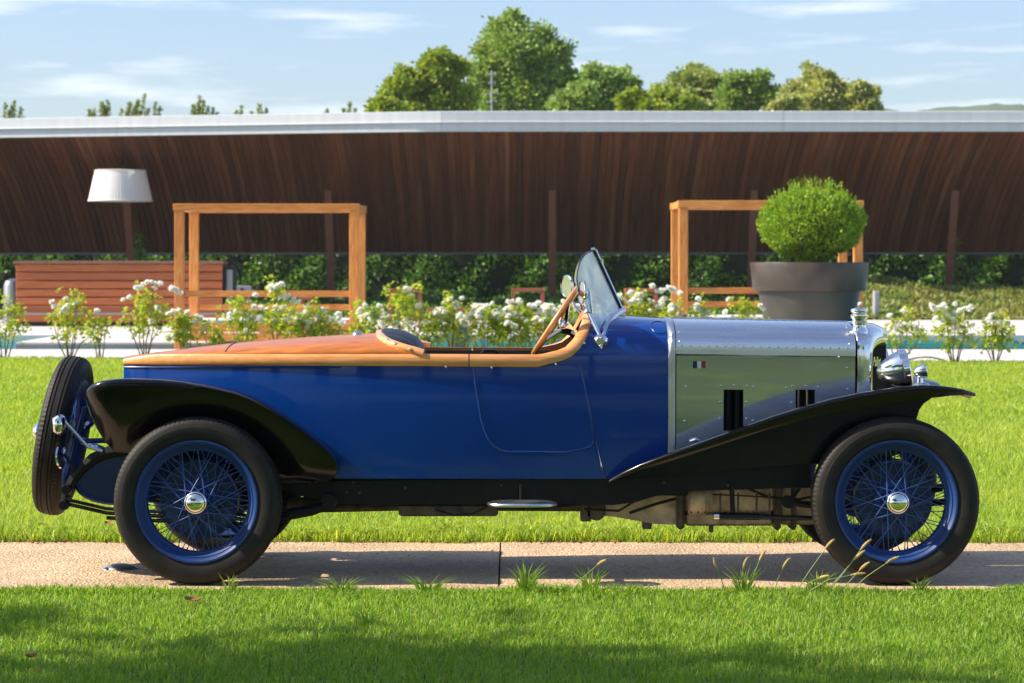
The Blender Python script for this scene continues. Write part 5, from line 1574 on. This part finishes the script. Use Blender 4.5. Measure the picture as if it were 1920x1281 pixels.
# boxwood ball
bc = Vector((pc.x + 0.045, PY, GZ(424, PY)))
bx = empty('boxwood', (bc.x, bc.y, z0), 'round clipped boxwood with bright new shoots growing in the huge planter', 'shrub')
n = 22000
q = NR.normal(size=(n, 3)); q /= np.linalg.norm(q, axis=1, keepdims=True)
wob = 1 + 0.05 * np.sin(q[:, 0] * 7 + 1) * np.sin(q[:, 2] * 6) + 0.045 * np.sin(q[:, 1] * 9 + q[:, 0] * 5) + 0.035 * np.sin(q[:, 0] * 19 + q[:, 2] * 13) * np.sin(q[:, 1] * 17)
rad = (0.80 + 0.20 * NR.uniform(0, 1, n) ** 0.6) * wob
P = q * rad[:, None] * np.array([0.63, 0.63, 0.445]) * KP
P /= KP
low_ = P[:, 2] < -0.2
P[low_, 0] *= 1 - 0.35 * (-(P[low_, 2] + 0.2) / 0.3); P[low_, 1] *= 1 - 0.35 * (-(P[low_, 2] + 0.2) / 0.3)
D = q * 0.8 + NR.normal(size=(n, 3)) * 0.55 + np.array([0, 0, 0.55])
S = NR.uniform(0.022, 0.050, n)
sp, sd, ss = [], [], []
for k in range(420):
    a = R.uniform(0, 2 * PI); e = math.asin(R.uniform(0.05, 1.0))
    nrm_ = Vector((math.cos(a) * math.cos(e), math.sin(a) * math.cos(e), math.sin(e)))
    p = Vector((nrm_.x * 0.60, nrm_.y * 0.60, nrm_.z * 0.43)); dr_ = (nrm_ * 0.5 + Vector((R.gauss(0, .12), R.gauss(0, .12), 1))).normalized()
    L = R.uniform(0.05, 0.16) * (1.25 if e > 0.9 else 0.85)
    for j in range(11):
        sp.append(p + dr_ * (L * j / 10)); sd.append(dr_ * 0.8 + Vector((R.gauss(0, .6), R.gauss(0, .6), 0.1))); ss.append(R.uniform(0.02, 0.036))
P = np.concatenate([P, np.array([tuple(v_) for v_ in sp])]); D = np.concatenate([D, np.array([tuple(v_) for v_ in sd])]); S = np.concatenate([S, np.array(ss)])
P = P * KP + np.array([0, 0, bc.z - z0]); S = S * KP
link('foliage', leaf_mesh('foliage', P, D, S, 0.55, MT['box_leaf']), bx)
b = MB(); b.sphere((0, 0, bc.z - z0), 0.50 * KP, 0.50 * KP, 0.37 * KP, 20, 12); b.build('box_shade_core', MT['hedge_core'], bx, off=(0, 0, 0))  # dark filler ball, shade between the leaves put into its colour
b = MB()
for k in range(5): b.tube([(R.uniform(-.05, .05), R.uniform(-.05, .05), -0.08), (R.uniform(-.2, .2), R.uniform(-.2, .2), bc.z - z0)], 0.02, 6)
b.build('trunk', MT['bark'], bx, off=(0, 0, 0))

# white roses along the pool
def blossom_mesh(k):
    n = 40
    q = NR.normal(size=(n, 3)); q /= np.linalg.norm(q, axis=1, keepdims=True); q[:, 2] = np.abs(q[:, 2]) * 1.0 - 0.25
    P = q * NR.uniform(0.02, 0.3, (n, 1)); D = q + NR.normal(size=(n, 3)) * 0.4
    return leaf_mesh('blossom', P, D, NR.uniform(0.6, 0.95, n), 1.15, MT['petal'], fold=0.7)
BLO = [blossom_mesh(k) for k in range(4)]
def rose(label, px, top, w, nb, nl, blos=None, lean=0.0, sparse=0.0):
    nb = int(nb * 1.3)
    Y = lawn_far(GX(px, 37.5)) - R.uniform(0.1, 0.4)
    k = Y / F
    g = Vector((GX(px, Y), Y, 0.0))
    t = empty('rose_bush', g, label, 'rose bush', 'white rose bushes along the pool edge')
    hh = GZ(top, Y); ww = w * k * 1.12
    b = MB(); tips = []
    ns = 3 + int(w / 30)
    for s in range(ns):
        u = -1 + 2 * (s + 0.5) / ns if ns > 1 else 0
        u = u * 0.8 + R.uniform(-0.15, 0.15)
        b0 = Vector((u * 0.07, R.uniform(-.05, .05), 0)); top_h = hh * (1.0 - 0.35 * abs(u - lean) - R.uniform(0, 0.12))
        if s == ns // 2: top_h = hh
        p1 = Vector((u * ww * 0.22 + R.uniform(-.03, .03), R.uniform(-.08, .08), hh * 0.22)); p2 = Vector((u * ww * 0.36 + R.uniform(-.04, .04), R.uniform(-.12, .12), top_h * 0.55)); p3 = Vector((u * ww * 0.46 + R.uniform(-.05, .05) + lean * ww * 0.2, R.uniform(-.15, .15), top_h * 0.97))
        b.tube([b0, p1, p2, p3], [0.013, 0.011, 0.007, 0.003], 5)
        tips.append((p1, p2, p3))
        for j in range(3):
            q = p1.lerp(p3, R.uniform(0.15, 0.9)); e = q + Vector((R.uniform(-1, 1) * ww * 0.28, R.uniform(-.15, .15), hh * R.uniform(0.08, 0.3)))
            b.tube([q, q.lerp(e, .5) + Vector((0, 0, -.02)), e], [0.006, 0.004, 0.002], 4); tips.append((q, q.lerp(e, 0.5), e))
    b.build('stem', MT['stem'], t, off=(0, 0, 0))
    P, D, S = [], [], []
    while len(P) < nl * 1.9:
        tp = R.choice(tips); u = R.random() ** 0.6
        q = tp[0].lerp(tp[1], u * 2) if u < 0.5 else tp[1].lerp(tp[2], u * 2 - 1)
        if q.z < hh * 0.30 and R.random() < 0.85: continue
        a = R.uniform(0, 2 * PI); L = R.uniform(0.05, 0.14)
        dr_ = Vector((math.cos(a), math.sin(a) * 0.8, R.uniform(-0.25, 0.35)))
        for j in range(5):     # a compound leaf: leaflets along a stalk
            m_ = q + dr_ * (L * (0.35 + 0.2 * j)) + Vector((0, 0, -0.03 * j * j * 0.2))
            P.append(m_); D.append(dr_ * 0.6 + Vector((R.gauss(0, .6), R.gauss(0, .6), R.gauss(-0.25, .35)))); S.append(R.uniform(0.045, 0.088))
    link('foliage', leaf_mesh('foliage', np.array([tuple(v_) for v_ in P]), np.array([tuple(v_) for v_ in D]), np.array(S), 0.62, MT['rose_leaf']), t)
    spots = []
    for (bx_, by_) in (blos or []):
        spots.append(W(bx_, by_, Y - 0.08) - g)
    tries = 0
    while len(spots) < nb and tries < 400:
        tries += 1
        tp = R.choice(tips); q = tp[2] + Vector((R.gauss(0, .06), R.gauss(-.06, .06), R.gauss(0, .05)))
        if R.random() < 0.55 and spots: q = R.choice(spots) + Vector((R.gauss(0, .055), R.gauss(0, .05), R.gauss(0, .045)))
        if q.z > hh + 0.03 or q.z < hh * 0.38: continue
        spots.append(q)
    for q in spots:
        o_ = link('blossom', R.choice(BLO), t, q); s_ = R.uniform(0.042, 0.072); o_.scale = (s_, s_, s_ * 0.85); o_.rotation_euler = (R.uniform(-.6, .6), R.uniform(-.6, .6), R.uniform(0, 6))
    return t
rose('leafy rose bush without blooms cut by the left edge of the photo', 8, 548, 75, 1, 300)
rose('rose bush with a few white blooms above the spare wheel', 130, 542, 115, 8, 420, [(97, 566), (103, 574), (118, 582), (122, 577), (128, 572), (142, 568)])
rose('small straggly rose stems between the spare wheel and the wooden tail', 186, 582, 50, 1, 110)
rose('tall rose bush with a crown of blooms left of the daybed posts', 272, 528, 100, 16, 380, [(260, 540), (268, 533), (276, 530), (284, 529), (291, 531), (300, 532), (322, 541), (330, 546), (338, 550), (284, 602), (310, 626), (318, 634)])
rose('rose bush with blooms crossing the feet of the daybed posts', 346, 572, 62, 14, 260, [(329, 584), (340, 593), (350, 588), (369, 593), (335, 581), (316, 636), (325, 630)])
rose('bushy rose with many small blooms at the left of the daybed boards', 455, 556, 75, 12, 330, [(431, 595), (442, 583), (454, 598), (466, 601), (476, 575), (484, 577), (486, 595)])
rose('rose bush with one bloom spray reaching above the daybed rail', 522, 530, 80, 20, 380, [(511, 536), (520, 535), (526, 533), (527, 558), (538, 557), (551, 562), (560, 566), (574, 576), (500, 581), (490, 602), (560, 612), (579, 616)])
rose('rose bush filling the gap beside the daybed rail end', 565, 575, 66, 9, 240, [(556, 600), (572, 590), (578, 604)])
rose('short rose bush between the two large blooms and the seat', 724, 578, 60, 7, 200, [(718, 600), (730, 592), (742, 606)])
rose('lower rose bush between the slender rose and the bronze tips', 808, 574, 62, 9, 230, [(800, 592), (812, 600), (796, 606)])
rose('bright rose bush between the two crowded bushes behind the cockpit', 950, 572, 70, 14, 260, [(944, 584), (952, 590), (938, 596)])
rose('rose bush half hidden by the steering wheel rim', 1030, 570, 70, 13, 260, [(1022, 582), (1036, 590), (1044, 584)])
rose('rose bush peeping out behind the pale windscreen', 1135, 566, 70, 12, 240, [(1150, 572), (1142, 580)])
rose('rose bush behind the bonnet between the second daybed frame and the bench', 1262, 566, 60, 10, 220, [(1258, 574), (1270, 580)])
rose('thin rose stems at the feet of the left daybed frame', 402, 590, 46, 4, 110)
rose('low rose bush heavy with blooms before the daybed boards', 605, 572, 80, 14, 340, [(603, 580), (608, 585), (622, 599), (634, 589), (636, 597), (608, 620), (560, 608), (616, 602)])
rose('rose bush with two large blooms at the right daybed post', 684, 566, 78, 8, 330, [(676, 581), (683, 592), (711, 574), (686, 594)])
rose('slender tall rose bush just behind the rear seat cushion', 766, 527, 80, 5, 360, [(762, 541), (768, 543), (783, 576), (758, 544)], lean=-0.1)
rose('rose bush with bronze tips beside the dark green jar', 848, 549, 62, 9, 300, [(826, 590), (832, 598), (828, 580), (856, 576), (818, 588)])
rose('bushy rose crowded with white blooms right of the green jar', 912, 566, 92, 24, 400, [(890, 579), (897, 573), (905, 574), (914, 572), (878, 590), (868, 596), (884, 586)])
rose('rose bush with a cascade of white blooms behind the cockpit', 985, 563, 88, 26, 380, [(962, 565), (970, 568), (966, 580), (958, 575), (972, 588), (992, 572), (1000, 574), (1010, 590), (1022, 574), (1028, 576), (1035, 575), (1012, 610)])
rose('rose bush with blooms seen through the steering wheel', 1068, 566, 78, 16, 300, [(1050, 576), (1057, 566), (1084, 574), (1090, 584), (1075, 600), (1065, 612)])
rose('wide rose bush covered in blooms just right of the windscreen', 1212, 545, 120, 26, 560, [(1160, 556), (1168, 560), (1196, 553), (1204, 552), (1223, 537), (1232, 546), (1238, 545), (1246, 543), (1254, 540), (1260, 543), (1245, 560), (1240, 566), (1272, 549), (1180, 568), (1185, 566)])
rose('low rose bush with few blooms at the foot of the second daybed frame', 1315, 556, 56, 7, 220, [(1305, 578), (1312, 582), (1320, 590), (1327, 588), (1282, 592)])
rose('yellowish rose bush leaning against the planter', 1396, 556, 70, 5, 300, [(1360, 585), (1366, 561), (1425, 572)])
rose('sparse rose bush right of the radiator cap with blooms low on it', 1686, 580, 86, 9, 200, [(1694, 584), (1700, 588), (1668, 593), (1684, 620), (1692, 612), (1700, 618), (1716, 614), (1690, 625), (1612, 570)])
rose('upright rose bush with tall clusters of blooms, second from the right edge', 1790, 572, 84, 16, 280, [(1752, 580), (1762, 576), (1768, 573), (1800, 582), (1806, 580), (1814, 580), (1819, 579), (1790, 588), (1755, 597), (1768, 602), (1778, 590), (1786, 598), (1794, 615), (1750, 612)])
rose('rounded rose bush with pale blooms at the right edge', 1866, 587, 84, 10, 280, [(1858, 591), (1862, 590), (1884, 602), (1852, 598), (1870, 612), (1878, 616), (1888, 608), (1915, 640)])

# ---------------------------------------------------------------- lawns
def scatter(n, x0, x1, y0, y1):
    return np.stack([NR.uniform(x0, x1, n), NR.uniform(y0, y1, n)], 1)
# front strip, from the lens to the path
n = 135000
XY = scatter(n, -3.3, 3.3, 8.1, PATH0 - 0.01)
pat = 0.5 + 0.5 * np.sin(XY[:, 0] * 3.1 + 1) * np.sin(XY[:, 1] * 4.3 + 2) + 0.3 * np.sin(XY[:, 0] * 8 + XY[:, 1] * 6)
Ht = NR.uniform(0.022, 0.055, n) * (0.9 + 0.25 * pat) * (0.5 + 0.5 * np.clip((PATH0 - XY[:, 1]) / 0.35, 0, 1))
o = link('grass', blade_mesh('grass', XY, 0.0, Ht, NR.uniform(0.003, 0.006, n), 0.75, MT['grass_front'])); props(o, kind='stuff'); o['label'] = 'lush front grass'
# ragged edges along both sides of the path
n = 16000
XY = scatter(n, -3.2, 3.2, PATH0 - 0.14, PATH0 + 0.02)
XY[:, 1] += 0.030 * np.sin(XY[:, 0] * 5.3 + 1) + 0.022 * np.sin(XY[:, 0] * 13.7)
edge = 0.5 + 0.5 * np.sin(XY[:, 0] * 4.2) * np.sin(XY[:, 0] * 1.7 + 1) + NR.uniform(-.3, .3, n)
Ht = NR.uniform(0.014, 0.05, n) * (0.55 + 0.6 * np.clip(edge, 0, 1.2))
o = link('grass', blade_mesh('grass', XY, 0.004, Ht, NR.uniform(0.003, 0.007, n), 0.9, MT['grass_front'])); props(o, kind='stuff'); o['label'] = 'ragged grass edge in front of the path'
n = 16000
XY = scatter(n, -3.8, 3.8, PATH1 - 0.02, PATH1 + 0.35)
XY[:, 1] += 0.03 * np.sin(XY[:, 0] * 4.1) + 0.02 * np.sin(XY[:, 0] * 11.0 + 2)
Ht = NR.uniform(0.03, 0.095, n)
o = link('grass', blade_mesh('grass', XY, 0.004, Ht, NR.uniform(0.004, 0.008, n), 0.9, MT['grass'])); props(o, kind='stuff'); o['label'] = 'taller grass along the far edge of the path'
# lawn beyond
def strip_grass(y0, y1, n, h0, h1, w0, w1):
    yy = NR.uniform(y0, y1, n)
    half = yy * 0.226 + 1.6
    xx = NR.uniform(-1, 1, n) * half
    ok = yy < 37.5 - xx * 0.095
    yy, xx = yy[ok], xx[ok]; n = len(yy)
    pat = 0.5 + 0.5 * np.sin(xx * 2.1 + 1 + yy) * np.sin(yy * 2.9 + 2)
    Ht = NR.uniform(h0, h1, n) * (0.85 + 0.35 * pat)
    o_ = link('grass', blade_mesh('grass', np.stack([xx, yy], 1), 0.0, Ht, NR.uniform(w0, w1, n), 0.85, MT['grass'], seg=1))
    props(o_, kind='stuff'); return o_
o = strip_grass(PATH1 + 0.1, 17.0, 90000, 0.025, 0.06, 0.005, 0.009); o['label'] = 'sunlit grass just beyond the path'
o = strip_grass(17.0, 24.0, 100000, 0.028, 0.062, 0.008, 0.014); o['label'] = 'sunlit grass in the middle of the lawn'
o = strip_grass(24.0, 38.6, 150000, 0.03, 0.065, 0.012, 0.022); o['label'] = 'sunlit grass towards the pool'

cx = NR.uniform(-3.4, 3.4, 170); cyy = PATH1 + 0.03 + np.abs(NR.normal(0, 0.22, 170))
idx = NR.randint(0, 170, 4200)
XY = np.stack([cx[idx] + NR.normal(0, 0.022, 4200), cyy[idx] + NR.normal(0, 0.022, 4200)], 1)
o = link('grass', blade_mesh('grass', XY, 0.004, NR.uniform(0.05, 0.12, 4200), NR.uniform(0.006, 0.012, 4200), 1.25, MT['grass'])); props(o, kind='stuff'); o['label'] = 'coarse grass rosettes beyond the path'
n = 520
XY = np.stack([NR.uniform(-3.2, 3.2, n), PATH1 - np.abs(NR.normal(0, 0.05, n)) + 0.02, np.full(n, 0.009)], 1)
o = link('leaf_litter', leaf_mesh('leaf_litter', XY, NR.normal(size=(n, 3)) * np.array([1, 1, 0.15]), NR.uniform(0.008, 0.028, n), 0.6, MT['dryleaf'])); props(o, kind='stuff')
n = 160
XY = np.stack([NR.uniform(-3.2, 3.2, n), NR.uniform(PATH0 + 0.02, PATH1, n), np.full(n, 0.009)], 1)
o = link('leaf_litter', leaf_mesh('leaf_litter', XY, NR.normal(size=(n, 3)) * np.array([1, 1, 0.15]), NR.uniform(0.006, 0.018, n), 0.5, MT['dryleaf'])); props(o, kind='stuff')

# seed grass and coarse tufts in front of the path
def stalk(label, pts, Y, head=True):
    g = W(pts[0][0], pts[0][1], Y); g.z = 0.0
    t = empty('seed_grass', g, label, 'grass stalk', 'seed grass stalks in front of the wheel')
    P = [W(p, q, Y) - g for p, q in pts]; P[0] = Vector((0, 0, -0.01))
    for i, p in enumerate(P): p.y = -0.10 * (i / (len(P) - 1)) * R.uniform(0.2, 1)
    mid = []
    for i in range(len(P) - 1): mid += [P[i], P[i].lerp(P[i + 1], 0.5)]
    mid.append(P[-1])
    b = MB(); b.tube(mid, list(np.linspace(0.0026, 0.0016, len(mid))), 5); b.build('stem', MT['grass_stem'], t, off=(0, 0, 0))
    if head:
        a, e = P[-1], P[-1] - (P[-2] - P[-1]).normalized() * 0.062
        rr = [0.002, 0.0052, 0.0068, 0.0068, 0.0055, 0.0025]
        bend = Vector((0.008, 0, -0.004))
        b = MB(); b.tube([a.lerp(e, u) + bend * (u * u) for u in np.linspace(0, 1, 6)], rr, 8)
        for k in range(46):
            u = R.random(); q = a.lerp(e, u) + bend * (u * u); dr_ = Vector((R.gauss(0, 1), R.gauss(0, 1), R.gauss(0.3, 0.6))).normalized()
            b.tube([q, q + dr_ * 0.010], [0.0009, 0.0003], 3, cap=False)
        b.build('seed_head', MT['seed'], t, off=(0, 0, 0))
MT['grass_stem'] = simple('grass stalk', (0.18, 0.26, 0.06), 0.6)
YG = 11.16
for lab, pts in (('tall seed grass stalk, leftmost before the front tyre, head at tyre height', [(1487, 1112), (1515, 1072), (1545, 1028)]),
                 ('long seed grass stalk whose head lies across the blue rim', [(1545, 1112), (1580, 1075), (1612, 1030)]),
                 ('seed grass stalk with its head just below the rim, second in front of the tyre', [(1540, 1114), (1572, 1080), (1600, 1048)]),
                 ('seed grass stalk bending furthest right over the front tyre', [(1585, 1110), (1625, 1080), (1660, 1055)]),
                 ('short seed grass stalk with a drooping straw head beside the tyre', [(1497, 1106), (1515, 1090), (1530, 1080)]),
                 ('low seed grass stalk with a pale flat head under the tyre', [(1500, 1108), (1550, 1085), (1592, 1076)]),
                 ('seed grass stalk crossing the bottom of the front tyre', [(1565, 1110), (1590, 1090), (1608, 1068)]),
                 ('thin seed grass stalk at the left of the stalk cluster', [(1362, 1108), (1350, 1080), (1343, 1064)]),
                 ('fine upright seed grass stalk in the shadow of the engine', [(1402, 1104), (1412, 1075), (1422, 1052)]),
                 ('fine seed grass stalk with a small head beside the upright one', [(1385, 1106), (1388, 1085), (1392, 1064)]),
                 ('seed grass stalk half way between engine and front tyre', [(1450, 1108), (1458, 1085), (1466, 1066)]),
                 ('single seed grass stalk right of the path seam', [(1060, 1108), (1095, 1080), (1118, 1055)])):
    stalk(lab, pts, YG + R.uniform(-0.05, 0.05))
def tuft(label, px, py, w, h, nb, Y=YG):
    g = W(px, py, Y); g.z = 0.0
    n = int(nb * 1.6); k = Y / F; nb = n
    a = NR.uniform(-1, 1, n)
    b = MB()
    for i in range(n):
        L = 1.8 * h * k * R.uniform(0.5, 1.05); sx = a[i] * w * k * 0.5
        p0 = Vector((a[i] * 0.015, R.uniform(-.015, .015), -0.005)); p1 = p0 + Vector((sx * 0.4, R.uniform(-.02, .02), L * 0.6)); p2 = p0 + Vector((sx * 1.0, R.uniform(-.03, .03), L * R.uniform(0.75, 1.0)))
        wv = Vector((0.0028, 0.001 * R.uniform(-1, 1), 0))
        b.add([p0 - wv, p0 + wv, p1 - wv * 0.9, p1 + wv * 0.9, p2], [(0, 1, 3, 2), (2, 3, 4)])
    o_ = b.build('grass_tuft', MT['grass_front'], None, False, off=(0, 0, 0)); o_.location = g
    props(o_, label, 'grass tuft', 'coarse grass tufts in front of the path')
tuft('coarse grass tuft right at the foot of the path seam', 985, 1104, 90, 42, 26)
tuft('coarse grass tuft under the oval step, right of the seam', 1108, 1104, 70, 38, 16)
tuft('wide coarse grass tuft left of the front tyre stalks', 1395, 1106, 90, 36, 22)
tuft('coarse grass tuft with bent blades below the door', 800, 1108, 120, 24, 26)
tuft('broad low grass tuft below the rear wing tail', 640, 1112, 130, 24, 26)
tuft('coarse grass tuft in front of the rear tyre', 432, 1102, 40, 26, 12)
tuft('coarse grass tuft beneath the front tyre at right', 1725, 1106, 60, 22, 14)
tuft('coarse grass tuft beneath the seed stalks', 1530, 1110, 80, 30, 20)
tuft('bent coarse grass tuft in the shaded lawn below the bent door tuft', 690, 1178, 130, 30, 22, 10.1)
def dead_leaf(label, px, py, s, rot):
    Y = GY(py); g = Vector((GX(px, Y), Y, 0.035)); b = MB(); rows = []
    for i in range(7):
        u = -1 + i / 3.0
        w = 0.5 * max(0.05, 1 - u * u) ** 0.7
        rows.append([(u * s, v_ * w * s, 0.18 * s * (u * u + v_ * v_ * 1.5)) for v_ in (-1, -0.4, 0.4, 1)])
    b.grid(rows); o_ = b.build('fallen_leaf', MT['dryleaf'], None, off=(0, 0, 0)); o_.location = g; o_.rotation_euler = (0.35, 0.1, rot)
    props(o_, label, 'fallen leaf', 'fallen leaves on the lawn')
dead_leaf('dry brown leaf lying in the front grass below the rear tyre', 361, 1141, 0.036, 0.2)
dead_leaf('dry brown leaf in the front grass at the lower left', 58, 1250, 0.03, 1.0)
dead_leaf('dry reddish leaf on the grass under the spare wheel', 82, 998, 0.03, 0.4)
dead_leaf('dry leaf on the grass just left of the rear tyre', 206, 995, 0.034, -0.3)

# trees left of and behind the viewpoint: they shade the front lawn and stand in the reflections
def crown_blobs(c, rr, n, fx=1.0, fz=0.8):
    out = []
    for i in range(n):
        v = Vector((R.gauss(0, 1), R.gauss(0, 1), R.gauss(0, 1))).normalized() * R.uniform(0.45, 0.85)
        out.append((c[0] + v.x * rr * fx, c[1] + v.y * rr, c[2] + v.z * rr * fz, rr * R.uniform(0.32, 0.5)))
    return out
R.seed(1); NR.seed(1)
shade = make_tree('broad leafy tree standing left of the front lawn', -10.2, 6.2, crown_blobs((-10.2, 6.2, 7.2), 2.7, 12, 1.1), MT['tree_a'], 9000, 0.2, 'trees around the front lawn', trunk_r=0.22)
def copy_tree(src, loc, rot, s, label):
    c = src.copy(); COL.objects.link(c); c.location = loc; c.rotation_euler = (0, 0, rot); c.scale = (s, s, s); c['label'] = label
    for ch in list(src.children):
        k_ = ch.copy(); COL.objects.link(k_); k_.parent = c
    return c
for loc, rot, s, lab in (((-5.6, 10.15, 0), 2.6, 0.30, 'young tree at the left beside the path'), ((-4.5, -9.0, 0), 1.9, 1.0, 'broad tree on the lawn just behind the photographer'), ((-3.0, -16.0, 0), 4.4, 1.1, 'broad tree in the middle of the lawn behind the photographer'), ((-3.4, -1.2, 0), 0.9, 0.95, 'broad tree nearest to the photographer, at the left hand'), ((-12.5, -5.0, 0), 2.2, 1.25, 'big broad tree out on the lawn to the left'), ((-12.5, -12.0, 0), 0.2, 1.25, 'second big broad tree out on the lawn to the left'), ((-6.0, -4.5, 0), 5.2, 1.0, 'broad tree close behind the photographer at left'), ((-5.5, -15.0, 0), 3.9, 1.15, 'broad tree farther behind the photographer at left'), ((-9.5, -1.5, 0), 1.1, 1.05, 'broad tree left of the photographer'), ((-8.0, -10.0, 0), 2.3, 1.1, 'broad tree far behind the photographer at left'),
                         ((0.5, -26.0, 0), 0.6, 1.3, 'tall broad tree straight behind the photographer'), ((9.0, -24.0, 0), 3.3, 1.25, 'broad tree behind the photographer towards the right'), ((-9.0, -25.0, 0), 4.3, 1.3, 'broad tree behind the photographer towards the left'),
                         ((18.0, -25.0, 0), 5.1, 1.3, 'broad tree at the right end of the row behind the photographer'), ((-18.0, -24.0, 0), 0.3, 1.3, 'broad tree at the left end of the row behind the photographer')):
    copy_tree(shade, loc, rot, s, lab)
